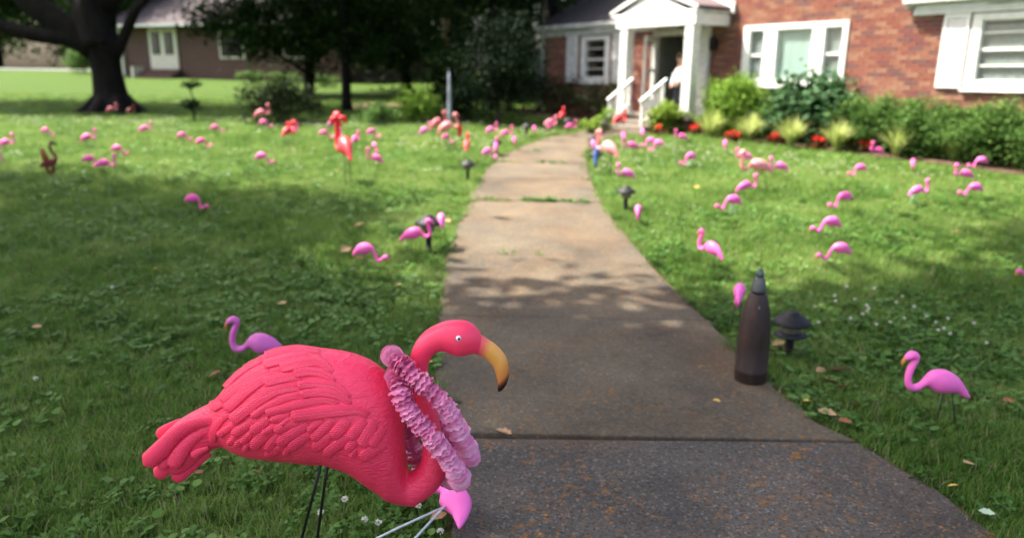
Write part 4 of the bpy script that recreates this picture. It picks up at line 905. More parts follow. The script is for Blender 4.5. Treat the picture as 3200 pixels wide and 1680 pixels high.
# weeds in the joints of the path
wp = []
for yj, a, b_, n in ((7.92, 0.1, 0.62, 60), (7.94, -0.35, -0.05, 14), (7.9, 0.62, 0.8, 8), (10.73, 0.35, 0.75, 22), (10.75, -0.3, 0.1, 16), (12.0, 0.2, 0.5, 10), (5.75, -0.1, 0.25, 3)):
    for _ in range(n): xx = rng.uniform(a, b_); yv = yj - 0.035 * ((xx + 0.45) / 1.45 - 0.5) + rng.normal(0, 0.018); wp.append((xx, yv, SLOPE * yv + 0.012))
scatter('joint_weeds', wp, rng.integers(0, 9, len(wp)), rng.uniform(0.5, 0.9, len(wp)))

# ------------------------------------------------------------------ flamingo shapes
def rows_from(pairs, k, c, flip, wr, base=0.0):
    """pairs of traced outline points -> loft rows in metres, facing +x"""
    out = []
    for (ax, ay, bx, by), w in zip(pairs, wr):
        s = -1 if flip else 1
        r = [(ax - c[0]) * k * s, (c[1] - ay) * k + base, (bx - c[0]) * k * s, (c[1] - by) * k + base]
        out.append(r + [0.5 * math.hypot(r[0] - r[2], r[1] - r[3]) * w])
    return out
UP = [(1956, 972, 1950, 986), (1935, 938, 1910, 977), (1900, 880, 1860, 947), (1860, 835, 1812, 947), (1810, 800, 1768, 947), (1755, 781, 1722, 938), (1705, 783, 1690, 917), (1668, 806, 1670, 898), (1640, 840, 1650, 898), (1617, 866, 1634, 910), (1596, 878, 1608, 926), (1572, 880, 1574, 931), (1556, 864, 1536, 915), (1554, 835, 1516, 868), (1563, 795, 1515, 806), (1580, 750, 1530, 752), (1596, 712, 1550, 716), (1594, 680, 1546, 706), (1574, 659, 1532, 708), (1545, 652, 1518, 714), (1516, 668, 1504, 716), (1500, 686, 1500, 718)]
UPB = [(1503, 684, 1502, 717), (1490, 704, 1502, 728), (1482, 726, 1496, 742), (1481, 744, 1490, 750)]
UPW = [0.7] * 2 + [0.72] * 5 + [0.85] + [1] * 12 + [0.85] * 2
DN = [(962, 1207, 965, 1216), (985, 1163, 1002, 1207), (1020, 1120, 1042, 1200), (1060, 1098, 1085, 1208), (1100, 1095, 1110, 1207), (1140, 1108, 1135, 1190), (1172, 1142, 1150, 1178), (1190, 1180, 1164, 1194), (1200, 1225, 1174, 1240), (1213, 1256, 1186, 1276), (1228, 1258, 1210, 1296), (1250, 1243, 1236, 1285), (1270, 1228, 1256, 1268), (1295, 1225, 1273, 1266), (1310, 1238, 1283, 1266), (1314, 1258, 1291, 1270)]
DNB = [(1313, 1256, 1290, 1268), (1313, 1280, 1295, 1284), (1304, 1303, 1296, 1302), (1297, 1312, 1294, 1310)]
DNW = [0.7] * 2 + [0.72] * 3 + [0.8] + [1] * 8 + [0.85] * 2
BODY_H = 0.205
def stretch(rows, i0, dy): return [(a, b - dy * min(1, max(0, i - i0 + 1) / 3), c, d - dy * min(1, max(0, i - i0 + 1) / 3)) for i, (a, b, c, d) in enumerate(rows)]
TALL = stretch(UP, 13, 75); TALLB = stretch(UPB, -3, 75)
mb_beak, mr_ = beakmat('small_beak', [(0.0, (0.80, 0.16, 0.10)), (0.3, (0.75, 0.28, 0.05)), (0.72, (0.55, 0.16, 0.04)), (0.85, (0.02, 0.015, 0.015))]); mr_.inputs[1].default_value = 1 / 0.045
_cache = {}
def mini_meshes(pose, mat):
    if (pose, mat) not in _cache:
        if pose == 'up': R = rows_from(UP, 0.00066, (1800, 870), True, UPW, BODY_H); Rb = rows_from(UPB, 0.00066, (1800, 870), True, [0.8] * 4, BODY_H)
        elif pose == 'tall': R = rows_from(TALL, 0.00066, (1800, 870), True, UPW, BODY_H); Rb = rows_from(TALLB, 0.00066, (1800, 870), True, [0.8] * 4, BODY_H)
        else: R = rows_from(DN, 0.00090, (1085, 1150), False, DNW, BODY_H); Rb = rows_from(DNB, 0.00090, (1085, 1150), False, [0.8] * 4, BODY_H)
        _cache[(pose, mat)] = (loft_mesh('body', R, M[mat], 12, 3), loft_mesh('beak', Rb, mb_beak, 10, 3))
    return _cache[(pose, mat)]
_leg = {}
def leg_mesh(k, mat, h=BODY_H):
    if (k, mat) not in _leg:
        mb = MB(); x = (0.004, -0.012)[k]; y = (-0.013, 0.013)[k]
        mb.tube([(x, y, h - 0.035), (x * 3 + 0.004, y * 1.6, 0.06), (x * 4, y * 1.8, -0.05)], 0.0029, 6); _leg[(k, mat)] = mb.mesh('leg', M[mat])
    return _leg[(k, mat)]
def mini(px, py, pose, yaw, label, mat='mini', legs='wire_black', scale=0.86, up=None, group='small pink flamingos on the lawn', name='small_flamingo'):
    up = BODY_H * scale if up is None else up
    g = ground(px, py, up); z = float(hgt(g[0], g[1]))
    r = empty(name, (g[0], g[1], z), rad(yaw), label, 'flamingo', group); r.scale = (scale * rng.uniform(0.95, 1.05),) * 3; r.rotation_euler.x = rng.normal(0, 0.06); r.rotation_euler.y = rng.normal(0, 0.07)
    bm, kb = mini_meshes(pose, mat); b = link('body', bm, r); k = link('beak', kb, r)
    dz = up / scale - BODY_H; b.location.z = dz; k.location.z = dz
    for i in (0, 1): l = link('leg', leg_mesh(i, legs), r); l.scale.z = 1 + dz / BODY_H
    return r
W_, B_ = 'wire_white', 'wire_black'
MINIS = [
 (141, 404, 'down', -4, 'head-down pink flamingo farthest up the lawn near the left edge'),
 (14, 446, 'up', 12, 'pink flamingo with raised head half cut by the left edge'),
 (-30, 498, 'up', 8, 'pink flamingo whose head only shows at the left edge'),
 (267, 429, 'up', 15, 'pink flamingo with raised head between the dark red metal bird and the big trunk'),
 (447, 399, 'up', 20, 'pink flamingo with raised head just right of the big trunk base'),
 (570, 419, 'down', 6, 'head-down pink flamingo right of the one by the big trunk'),
 (628, 438, 'down', 30, 'foreshortened head-down pink flamingo left of the coral flamingo pair'),
 (674, 395, 'down', 10, 'head-down pink flamingo at the edge of the tree shadow'),
 (367, 461, 'down', -6, 'head-down pink flamingo behind the overlapping pair'),
 (278, 494, 'down', 4, 'pink flamingo partly hidden behind another, left of the pair'),
 (308, 510, 'up', 8, 'pink flamingo with raised head in front of an overlapping pair'),
 (600, 615, 'down', -8, 'head-down pink flamingo alone in the shadow edge of the left lawn'),
 (824, 381, 'down', 10, 'shaded small flamingo under the red far flamingo by the yew'),
 (917, 404, 'up', 80, 'small pink flamingo beside the coral flamingo left of the slim tree'),
 (1033, 386, 'up', 20, 'shaded purple pink flamingo at the foot of the slim trunk', 'mini_mauve'),
 (1011, 413, 'down', 18, 'head-down pink flamingo left of the tall coral flamingo'),
 (1062, 404, 'down', -70, 'pink flamingo seen end-on just behind the neck of the tall coral one'),
 (1107, 435, 'up', 75, 'pink flamingo with raised head touching the right side of the tall coral one'),
 (1159, 411, 'down', 30, 'pink flamingo on white legs right of the tall coral one', 'mini', W_),
 (1172, 451, 'down', -65, 'pink flamingo facing the viewer with lowered head right of the tall coral one'),
 (1178, 494, 'up', 168, 'pink flamingo facing left with raised head below the white legged one'),
 (818, 486, 'down', -3, 'head-down pink flamingo alone in the middle of the sunny left lawn'),
 (1326, 406, 'up', 15, 'small pink flamingo under the tail of the dusty pink tall flamingo', 'mini_hot'),
 (1392, 425, 'down', 40, 'small pink flamingo below the pale pink tall flamingo with red bib', 'mini_hot'),
 (1530, 406, 'up', 30, 'pink flamingo with raised head, left one of two by the far path bend'),
 (1574, 414, 'up', 25, 'pink flamingo with raised head, right one of two by the far path bend'),
 (1523, 472, 'down', 35, 'head-down pink flamingo left of the low lamp on the left path edge', 'mini_hot'),
 (1549, 459, 'up', 85, 'pink flamingo standing right over the low lamp on the left path edge', 'mini_hot'),
 (1385, 677, 'down', 95, 'pink flamingo seen from behind over the large lamp at left of the path', 'mini_hot', B_, 0.9, 0.27),
 (1280, 731, 'up', 0, 'pink flamingo with raised head touching the large lamp left of the path', 'mini'),
 (1145, 776, 'down', -8, 'large looking head-down mauve pink flamingo below the lamp left of the path', 'mini'),
 (1718, 391, 'up', 60, 'small magenta flamingo under the tall rose flamingo near the azaleas'),
 (1672, 398, 'down', 88, 'pink flamingo seen end-on left of the tall rose flamingo'),
 (1776, 392, 'up', 20, 'pink flamingo over the lamp at the far path bend', 'mini'),
 (1608, 436, 'down', 90, 'pink flamingo seen end-on left of the small lamp at the path bend'),
 (1947, 421, 'down', 82, 'pink flamingo seen from behind at the foot of the steps', 'mini_hot'),
 (2007, 410, 'down', 80, 'pink flamingo seen from behind beside the right handrail foot', 'mini_hot'),
 (1851, 445, 'down', 84, 'pink flamingo poised over the lamp left of the blue scarfed flamingo', 'mini_hot', B_, 0.86, 0.31),
 (1981, 455, 'up', 178, 'pink flamingo facing left, nearest the blue scarfed flamingo', 'mini_hot'),
 (2035, 437, 'down', 172, 'head-down pink flamingo second right of the blue scarfed one', 'mini_hot'),
 (2064, 446, 'down', 160, 'pink flamingo overlapping the head-down one below the steps', 'mini_hot'),
 (2135, 425, 'up', 175, 'pink flamingo facing left in front of the yellow green bush', 'mini_hot'),
 (2266, 447, 'down', 74, 'pink flamingo seen from behind at the bed edge by the striped grass', 'mini_hot'),
 (2161, 488, 'down', 200, 'pink flamingo on white legs in the middle right lawn, head down left', 'mini_hot', W_),
 (1966, 538, 'up', 180, 'pink flamingo facing left with raised head beside the path curve', 'mini_hot'),
 (2339, 485, 'up', 165, 'pink flamingo behind the neck of the pale large flamingo on the right', 'mini_hot'),
 (2447, 520, 'up', 178, 'pink flamingo behind the tail of the pale large flamingo on the right', 'mini_hot'),
 (2323, 580, 'up', 12, 'pink flamingo facing right with raised head on the right lawn', 'mini_hot'),
 (2289, 623, 'down', 184, 'head-down pink flamingo on tall white legs on the right lawn', 'mini_hot', W_),
 (1996, 653, 'down', 80, 'pink flamingo seen from behind right of the black path lamp', 'mini_hot'),
 (2232, 781, 'up', 122, 'pink flamingo turned away with raised head at the shade edge right of the path', 'mini'),
 (2693, 520, 'down', 180, 'head-down pink flamingo alone below the striped grass on the right', 'mini_hot'),
 (2744, 469, 'up', 178, 'pink flamingo in the bed beside the red begonia', 'mini_hot'),
 (2858, 506, 'down', 62, 'pink flamingo seen from behind left of the far right begonia', 'mini_hot'),
 (3067, 499, 'down', 172, 'pink flamingo in front of the last red begonia', 'mini_hot'),
 (3026, 543, 'up', 178, 'pink flamingo facing left with raised head near the right edge', 'mini_hot'),
 (3042, 582, 'down', 180, 'head-down pink flamingo near the right edge in sun', 'mini_hot'),
 (2862, 593, 'up', 10, 'pink flamingo facing right on white legs on the right lawn', 'mini_hot', W_),
 (2645, 612, 'down', 186, 'head-down pink flamingo left of the white legged one facing right', 'mini_hot'),
 (2593, 690, 'down', 182, 'head-down pink flamingo at the sun edge, upper of two on the right', 'mini_hot'),
 (2620, 770, 'down', 180, 'head-down pink flamingo in shade, lower of two on the right', 'mini'),
 (3252, 822, 'down', 180, 'pink flamingo whose lowered head only shows at the right edge', 'mini'),
 (2307, 912, 'down', 73, 'pink flamingo seen from behind left of the brown shell', 'mini_hot', B_, 0.92, 0.24),
 (2972, 1195, 'up', 180, 'bright pink flamingo facing left, nearest on the right lawn', 'mini_hot', B_, 1.0, 0.22),
 (838, 1078, 'up', 180, 'mauve flamingo facing left behind the back of the large hot pink one', 'mini_mauve', B_, 1.0),
]
for e in MINIS:
    px, py, pose, yaw, lab = e[:5]; mini(px, py, pose, yaw, lab, *(e[5:]))
G2 = 'larger flamingos among the small ones'
def classic(*a, **k): return mini(*a, group=G2, name='large_flamingo', **k)
classic(812, 352, 'up', 8, 'red flamingo in shade before the dark yew', mat='dusty', scale=1.2, up=0.32)
classic(345, 338, 'up', 30, 'coral flamingo in a speck of sun before the big trunk', mat='dusty', scale=0.85, up=0.26)
classic(402, 344, 'up', 70, 'dark red flamingo at the right foot of the big trunk', mat='rust_red', scale=0.8, up=0.26)
cA = classic(890, 412, 'up', 70, 'coral flamingo with red bow left of the slim tree', mat='coral', scale=1.15, up=0.32)
cB = classic(1082, 464, 'tall', 118, 'tall coral flamingo with large red bow seen from behind', mat='coral', scale=1.95, up=0.44)
classic(1366, 384, 'up', 45, 'dusty pink tall flamingo in front of the pale post', mat='dusty', scale=1.25, up=0.42)
cC = classic(1402, 394, 'up', 12, 'pale pink tall flamingo with red bib left of the path', mat='salmon', scale=1.35, up=0.40)
classic(1459, 452, 'up', 88, 'slender coral flamingo seen from behind left of the path bend', mat='coral', scale=1.15, up=0.3)
classic(1709, 380, 'up', 38, 'rose pink tall flamingo at the azalea shade edge', mat='rose', scale=1.0, up=0.36)
classic(1757, 360, 'up', 70, 'small red flamingo deep in the azalea shade', mat='coral', scale=1.0, up=0.4)
classic(1929, 372, 'up', 45, 'red flamingo behind the left handrail of the steps', mat='coral', scale=1.3, up=0.42)
cD = classic(1908, 466, 'up', 128, 'pale pink flamingo with blue scarf beside the path curve', mat='salmon', scale=1.4, up=0.36)
classic(2388, 512, 'up', 182, 'pale peach pink large flamingo facing left on the sunny right lawn', mat='salmon', scale=1.42, up=0.33)

def cloth_knot(name, mat, label, root, pts, rads, cat, group=None):
    """ribbon pieces laid out in the wearer's own axes"""
    o = empty(name, root.location, root.rotation_euler.z, label, cat, group)
    for nm, P, R in pts:
        mb = MB(); mb.tube(catmull(P, 4), np.interp(np.linspace(0, 1, 4 * (len(P) - 1) + 1), np.linspace(0, 1, len(P)), R), 10); mb.build(nm, M[mat], o)
    return o
def bow(root, hx, hz, s, label):
    L_ = []
    for sg in (1, -1):
        L_.append(('loop', [(hx, 0, hz), (hx - 0.01, sg * 0.035 * s, hz + 0.022 * s), (hx, sg * 0.075 * s, hz + 0.01 * s), (hx + 0.01, sg * 0.10 * s, hz - 0.035 * s), (hx, sg * 0.095 * s, hz - 0.06 * s)], [0.012 * s, 0.032 * s, 0.046 * s, 0.036 * s, 0.008 * s]))
        L_.append(('tail', [(hx, 0, hz), (hx - 0.01, sg * 0.02 * s, hz - 0.05 * s), (hx - 0.015, sg * 0.045 * s, hz - 0.11 * s)], [0.012 * s, 0.016 * s, 0.014 * s]))
    cloth_knot('ribbon_bow', 'red_cloth', label, root, L_ + [('knot', [(hx - 0.02, -0.015 * s, hz), (hx - 0.02, 0.015 * s, hz)], [0.022 * s, 0.022 * s])], None, 'bow', 'red bows on coral flamingos')
bow(cA, 0.145, 0.32 + 0.10 * 1.15, 0.55, 'red bow on the coral flamingo left of the slim tree')
bow(cB, 0.14 * 1.95, 0.44 + 0.165 * 1.95, 0.8, 'large red bow on the neck of the tall coral flamingo')
cloth_knot('red_bib', 'red_cloth', 'red bib hanging at the breast of the pale pink tall flamingo', cC, [('cloth', [(0.17, 0, 0.42), (0.18, 0, 0.36), (0.175, 0, 0.28), (0.17, 0, 0.22)], [0.025, 0.04, 0.036, 0.01])], None, 'bib')
cloth_knot('blue_scarf', 'blue_cloth', 'blue scarf wrapped round the neck of the pale pink flamingo', cD, [('wrap', [(0.235, -0.01, 0.43), (0.24, 0, 0.39), (0.23, 0, 0.36), (0.21, 0.01, 0.33)], [0.022, 0.032, 0.032, 0.024]), ('tail', [(0.23, 0.02, 0.37), (0.235, 0.03, 0.28), (0.23, 0.03, 0.18), (0.23, 0.03, 0.13)], [0.014, 0.02, 0.022, 0.008])], None, 'scarf')

# the flamingo that has toppled over beside the path
fall = empty('toppled_flamingo', (0, 0, 0), 0, 'toppled pink flamingo lying on its side with white legs beside the path', 'flamingo')
g0 = ground(1424, 1560, 0.10); tip = ground(1478, 1622, 0.08)
fx = Vector(g0 - tip).normalized(); dn = Vector((-1, -0.04, -0.03)); dn = (dn - fx * dn.dot(fx)).normalized(); zu = -dn; yv = zu.cross(fx)
Rm = Matrix((fx, yv, zu)).transposed().to_4x4()
fall.matrix_world = Matrix.Translation(Vector(g0)) @ Rm @ Matrix.Translation(Vector((0, 0, -BODY_H)))
bm, kb = mini_meshes('down', 'mini_hot'); link('body', bm, fall); link('beak', kb, fall)
for i, (xx, yy) in enumerate(((0.02, -0.015), (-0.06, 0.02))):
    mb = MB(); mb.tube([(0.0, yy * .4, BODY_H - 0.03), (xx * 1.2, yy, BODY_H - 0.2), (xx * 2.5, yy * 2, BODY_H - 0.42)], 0.0042, 6); mb.build('leg', M['wire_white'], fall)

# ------------------------------------------------------------------ the large hot pink flamingo in front
Y0 = 1.85
def onp(px, py, y=Y0):
    d = ray(px, py); p = CAMP + d * (y / d[1]); return p
def z1(x, y): return 400 + .5325 * x, 960 + .5325 * y
def z2(x, y): return 1100 + .5325 * x, 960 + .5325 * y
def zT(x, y): return 460 + .3401 * x, 1060 + .3401 * y
def zA(x, y): return 660 + .2959 * x, 1060 + .2959 * y
def zB(x, y): return 900 + .2959 * x, 1060 + .2959 * y
fb = onp(985, 1680); FBX = fb[0] - 0.03; FBZ = float(hgt(FBX, Y0))
big = empty('giant_flamingo', (FBX, Y0, FBZ), 0, 'giant hot pink plastic flamingo with carved feathers in the foreground', 'flamingo')
def loc(px, py, y=Y0): p = onp(px, py, y); return p[0] - FBX, p[2] - FBZ
def brow(tr, a, b, w, sh=1.0):
    ax, az = loc(*tr(*a)); bx, bz = loc(*tr(*b)); cx_, cz_ = (ax + bx) / 2, (az + bz) / 2
    ax, az, bx, bz = cx_ + (ax - cx_) * sh, cz_ + (az - cz_) * sh, cx_ + (bx - cx_) * sh, cz_ + (bz - cz_) * sh
    return [ax, az, bx, bz, 0.5 * math.hypot(ax - bx, az - bz) * w]
BODY = [(zT, (105, 930), (190, 1215), .45), (zT, (190, 825), (300, 1245), .45), (zT, (300, 735), (410, 1180), .46), (zT, (400, 672), (500, 1090), .5), (zT, (520, 612), (600, 1010), .56), (zT, (600, 570), (720, 985), .62),
        (z1, (560, 470), (640, 850), .66), (z1, (640, 370), (720, 875), .68), (z1, (720, 305), (820, 888), .69), (z1, (800, 262), (920, 897), .70), (z1, (900, 232), (1020, 905), .70), (z1, (1020, 222), (1100, 915), .70), (z1, (1130, 236), (1160, 915), .70),
        (z1, (1240, 250), (1230, 935), .70), (z1, (1340, 275), (1300, 962), .69), (z1, (1430, 315), (1360, 1002), .67), (z1, (1510, 375), (1420, 1050), .64), (z1, (1570, 440), (1470, 1087), .60), (z1, (1602, 560), (1520, 1116), .60), (z1, (1614, 700), (1570, 1136), .64), (z1, (1616, 830), (1618, 1148), .72), (z1, (1618, 920), (1660, 1152), .85), (z1, (1640, 968), (1690, 1150), 1.0),
        (z2, (352, 964), (400, 1136), 1), (z2, (376, 944), (460, 1100), 1), (z2, (394, 918), (510, 1050), 1), (z2, (406, 888), (540, 1000), 1), (z2, (414, 850), (552, 940), 1), (z2, (414, 790), (548, 860), 1), (z2, (400, 690), (528, 740), 1), (z2, (376, 570), (492, 600), 1), (z2, (350, 450), (458, 470), 1), (z2, (340, 345), (446, 380), 1), (z2, (346, 275), (450, 330), 1), (z2, (366, 217), (465, 294), 1), (z2, (402, 165), (490, 268), 1), (z2, (450, 125), (520, 254), .95), (z2, (508, 95), (550, 256), .9), (z2, (560, 80), (577, 268), .86), (z2, (620, 75), (612, 280), .84), (z2, (672, 82), (650, 281), .82), (z2, (712, 102), (688, 273), .8), (z2, (742, 132), (716, 268), .78), (z2, (762, 166), (735, 272), .72), (z2, (772, 180), (742, 278), .6)]
rows = [brow(tr, a, b, w, 0.965 if 5 < i < 18 else 1.0) for i, (tr, a, b, w) in enumerate(BODY)]
body = link('body', loft_mesh('body', rows, M['big_body'], 40, 4), big)
BV, BF, _, BLEN = loft(rows, 40, 4)
bvh = BVHTree.FromPolygons([Vector(v) for v in BV], BF)
co = Vector(CAMP) - Vector((FBX, Y0, FBZ))
def hit(px, py):
    d = Vector(ray(px, py)).normalized(); h, n, i, dist = bvh.ray_cast(co, d)
    if h is None: return None, None
    if n.dot(d) > 0: n = -n
    return h, n
# beak
BEAK = [((756, 158), (728, 270)), ((800, 189), (768, 289)), ((842, 216), (800, 315)), ((882, 256), (829, 350)), ((910, 300), (845, 394)), ((923, 350), (853, 432)), ((922, 402), (855, 460)), ((908, 448), (854, 484)), ((890, 476), (858, 492)), ((872, 492), (866, 494))]
bk = [brow(z2, a, b, w) for (a, b), w in zip(BEAK, [.66, .62, .58, .56, .55, .55, .55, .58, .6, .6])]
bmat, br = beakmat('big_beak', [(0.0, PINK), (0.10, (0.85, 0.16, 0.10)), (0.2, (0.80, 0.36, 0.07)), (0.45, (0.74, 0.34, 0.075)), (0.72, (0.62, 0.20, 0.05)), (0.79, (0.22, 0.06, 0.025)), (0.86, (0.012, 0.01, 0.01))])
me_b = loft_mesh('beak', bk, bmat, 24, 4); br.inputs[1].default_value = 1 / loft(bk, 24, 4)[3]
link('beak', me_b, big)
# eye
h, n = hit(*z2(625, 181))
mb = MB(); mb.lathe([(0.0001, 0.0042), (0.004, 0.0036), (0.0066, 0.0018), (0.0074, -0.0015), (0.0074, -0.006)], 18); ey = mb.build('eye', M['eye_white'], big)
q = n.to_track_quat('Z', 'Y'); ey.rotation_mode = 'QUATERNION'; ey.rotation_quaternion = q; ey.location = h
mb = MB(); mb.lathe([(0.0001, 0.0049), (0.003, 0.0045), (0.0036, 0.0034)], 14, c=(0.001, -0.0012, 0)); mb.build('pupil', M['eye_black'], ey)
# carved feathers: base to tip, width, all traced on the body surface
FE = [('B', [(1070, 1080), (930, 1150), (850, 1200), (755, 1248)], 110), ('B', [(720, 1150), (690, 1200), (660, 1235)], 50), ('B', [(680, 1000), (560, 1085), (480, 1140), (385, 1220)], 100), ('B', [(470, 980), (380, 1070), (260, 1155)], 100), ('B', [(1020, 920), (950, 1020), (865, 1125)], 95), ('B', [(740, 1030), (680, 1100), (613, 1165)], 85), ('B', [(820, 850), (740, 935), (640, 1040)], 110), ('B', [(920, 850), (870, 950), (765, 1125)], 130), ('B', [(640, 835), (570, 920), (462, 1025)], 120), ('B', [(490, 835), (390, 930), (252, 1055)], 95), ('B', [(370, 850), (290, 900), (210, 965)], 68),
      ('A', [(830, 1130), (795, 1180), (768, 1210)], 60), ('A', [(760, 1120), (680, 1170), (572, 1225)], 80), ('A', [(720, 1000), (640, 1090), (580, 1165)], 90), ('A', [(1060, 1000), (960, 1050), (822, 1150)], 95), ('A', [(1040, 890), (900, 970), (800, 1030), (702, 1105)], 105), ('A', [(400, 1095), (350, 1165)], 58), ('A', [(320, 1055), (258, 1118)], 68), ('A', [(285, 970), (230, 1050), (185, 1095)], 62), ('A', [(440, 950), (380, 1030), (322, 1082)], 72), ('A', [(640, 960), (540, 1030), (430, 1140)], 112), ('A', [(750, 890), (650, 930), (540, 990)], 66), ('A', [(620, 825), (530, 895), (425, 970)], 104), ('A', [(440, 850), (350, 920), (232, 995)], 92), ('A', [(930, 870), (800, 900), (672, 965)], 92), ('A', [(860, 825), (810, 850), (748, 892)], 56), ('A', [(250, 885), (170, 940), (78, 1005)], 74), ('A', [(190, 785), (90, 865), (35, 960), (15, 1085)], 78), ('A', [(830, 800), (720, 822), (632, 850)], 70),
      ('T', [(735, 545), (660, 590), (585, 632)], 92), ('A', [(940, 590), (780, 620), (600, 700), (425, 820)], 74), ('A', [(545, 205), (350, 305), (220, 415), (138, 515)], 84), ('A', [(610, 305), (450, 372), (300, 482), (170, 595), (100, 655)], 98), ('A', [(760, 330), (540, 425), (400, 520), (270, 640), (150, 755)], 112), ('A', [(910, 500), (700, 530), (520, 620), (380, 730), (205, 870)], 132),
      ('A', [(1351, 680), (1211, 640), (1011, 660), (811, 710), (560, 778)], 84), ('B', [(855, 805), (745, 745), (500, 752), (250, 780), (22, 808)], 122), ('B', [(665, 685), (560, 602), (400, 560), (250, 560), (120, 582)], 88), ('B', [(655, 615), (520, 502), (350, 470), (200, 470), (90, 492)], 88), ('A', [(960, 400), (800, 398), (555, 458)], 104), ('A', [(1312, 445), (1200, 370), (1050, 340), (865, 368)], 88), ('A', [(1278, 355), (1150, 240), (950, 250), (718, 312)], 112), ('A', [(1165, 198), (950, 180), (750, 220), (545, 272)], 94), ('A', [(1158, 125), (900, 108), (552, 175)], 80)]
TR = {'A': zA, 'B': zB, 'T': zT}; SCL = {'A': .2959, 'B': .2959, 'T': .3401}
mm = (onp(1000, 1250)[0] - onp(900, 1250)[0]) / 100           # metres per picture unit on the flamingo
def feather(tr, pts, wid, layer, name='feather', lift=0.0046):
    P = catmull([TR[tr](*p) for p in pts], 10); L = np.r_[0, np.cumsum(np.linalg.norm(np.diff(P, axis=0), axis=1))]
    nt_ = 26; tt = np.linspace(0, 1, nt_); C = np.stack([np.interp(tt * L[-1], L, P[:, 0]), np.interp(tt * L[-1], L, P[:, 1])], -1)
    T = np.gradient(C, axis=0); T /= np.linalg.norm(T, axis=1)[:, None]; Nn = np.stack([-T[:, 1], T[:, 0]], -1)
    W = wid * SCL[tr] / 2; tipl = min(0.45, 0.9 * W / L[-1]); wt = W * np.minimum(1, 0.62 + 0.9 * tt)
    wt *= np.sqrt(np.clip(1 - (np.clip(tt - (1 - tipl), 0, None) / tipl) ** 2, 0.02, 1))
    cols = np.array([-1.05, -0.98, -0.8, -0.5, -0.2, -0.02, 0.0, 0.02, 0.2, 0.5, 0.8, 0.98, 1.05]); V = []; UV = []; good = True; last = None
    for i in range(nt_):
        end = 0.12 if i == 0 else 1.0
        for c in cols:
            p = C[i] + Nn[i] * wt[i] * c; hh, nn = hit(p[0], p[1])
            if hh is None:
                hh, nn = (last if last else (None, None))
                if hh is None: return None
                hh = hh.copy()
            else: last = (hh, nn)
            a = abs(c); l = (0.7 + 0.3 * (1 - min(a, 1))) * lift * (0.35 + 0.65 * tt[i]) - (0.0007 if c == 0 else 0)
            if a > 1: l = -0.003
            if i == nt_ - 1: l = -0.003
            V.append(hh + nn * (l * end + layer * 0.0)); UV.append((tt[i] * L[-1] * mm, c * W * mm / 0.012))
    k = len(cols); Fc = [(i * k + j, i * k + j + 1, (i + 1) * k + j + 1, (i + 1) * k + j) for i in range(nt_ - 1) for j in range(k - 1)]
    me = mesh_np(name, np.array([tuple(v) for v in V]), Fc, M['big_feather'], True, np.array(UV))
    return link(name, me, body)
for i, (tr, pts, w) in enumerate(FE): feather(tr, pts, w, i, lift=0.0070 + 0.0030 * (i / len(FE)))
# tail feathers: solid lobes
TF = [([(300, 760), (190, 825), (72, 915)], 115, 0.012), ([(330, 1050), (230, 1130), (88, 1232)], 140, -0.012), ([(580, 1035), (430, 1130), (335, 1200), (232, 1275)], 150, -0.004), ([(300, 1000), (225, 1075), (150, 1128)], 95, -0.030), ([(640, 760), (480, 850), (375, 955), (268, 1125)], 150, -0.034), ([(610, 935), (530, 970), (455, 1015)], 78, -0.036), ([(700, 690), (500, 712), (330, 800), (180, 950), (28, 1095)], 165, -0.036)]
for pts, wid, yo in TF:
    P = catmull([zT(*p) for p in pts], 8); L = np.r_[0, np.cumsum(np.linalg.norm(np.diff(P, axis=0), axis=1))]; tt = np.linspace(0, 1, 18)
    C = np.stack([np.interp(tt * L[-1], L, P[:, 0]), np.interp(tt * L[-1], L, P[:, 1])], -1); T = np.gradient(C, axis=0); T /= np.linalg.norm(T, axis=1)[:, None]; Nn = np.stack([-T[:, 1], T[:, 0]], -1)
    W = wid * .3401 / 2; tipl = min(0.4, W / L[-1]); wt = W * np.minimum(1, 0.42 + 0.8 * tt) * np.sqrt(np.clip(1 - (np.clip(tt - (1 - tipl), 0, None) / tipl) ** 2, 0.01, 1)); rw = []
    for c, nn, w_, t in zip(C, Nn, wt, tt):
        ax, az = loc(*(c + nn * w_)); bx, bz = loc(*(c - nn * w_)); rw.append([ax, az, bx, bz, w_ * mm * 0.46])
    link('tail_feather', loft_mesh('tail_feather', rw, M['big_feather'], 20, 2, yo), body)
for (a, b_) in (((1011, 1424), (945, 1680)), ((1020, 1436), (985, 1680))):
    p = loc(*a); q_ = loc(*b_); d = np.array(q_) - np.array(p); yo = -0.012 if a[0] == 1011 else 0.03
    t_ = (-0.06 - p[1]) / d[1]; e_ = np.array(p) + d * t_
    mb = MB(); mb.tube([(p[0] - d[0] * 0.1, yo, p[1] - d[1] * 0.1), (p[0] + d[0] * .5, yo, p[1] + d[1] * .5), (e_[0], yo * 1.6, e_[1])], 0.0042, 10); mb.build('leg', M['wire_black'], big)

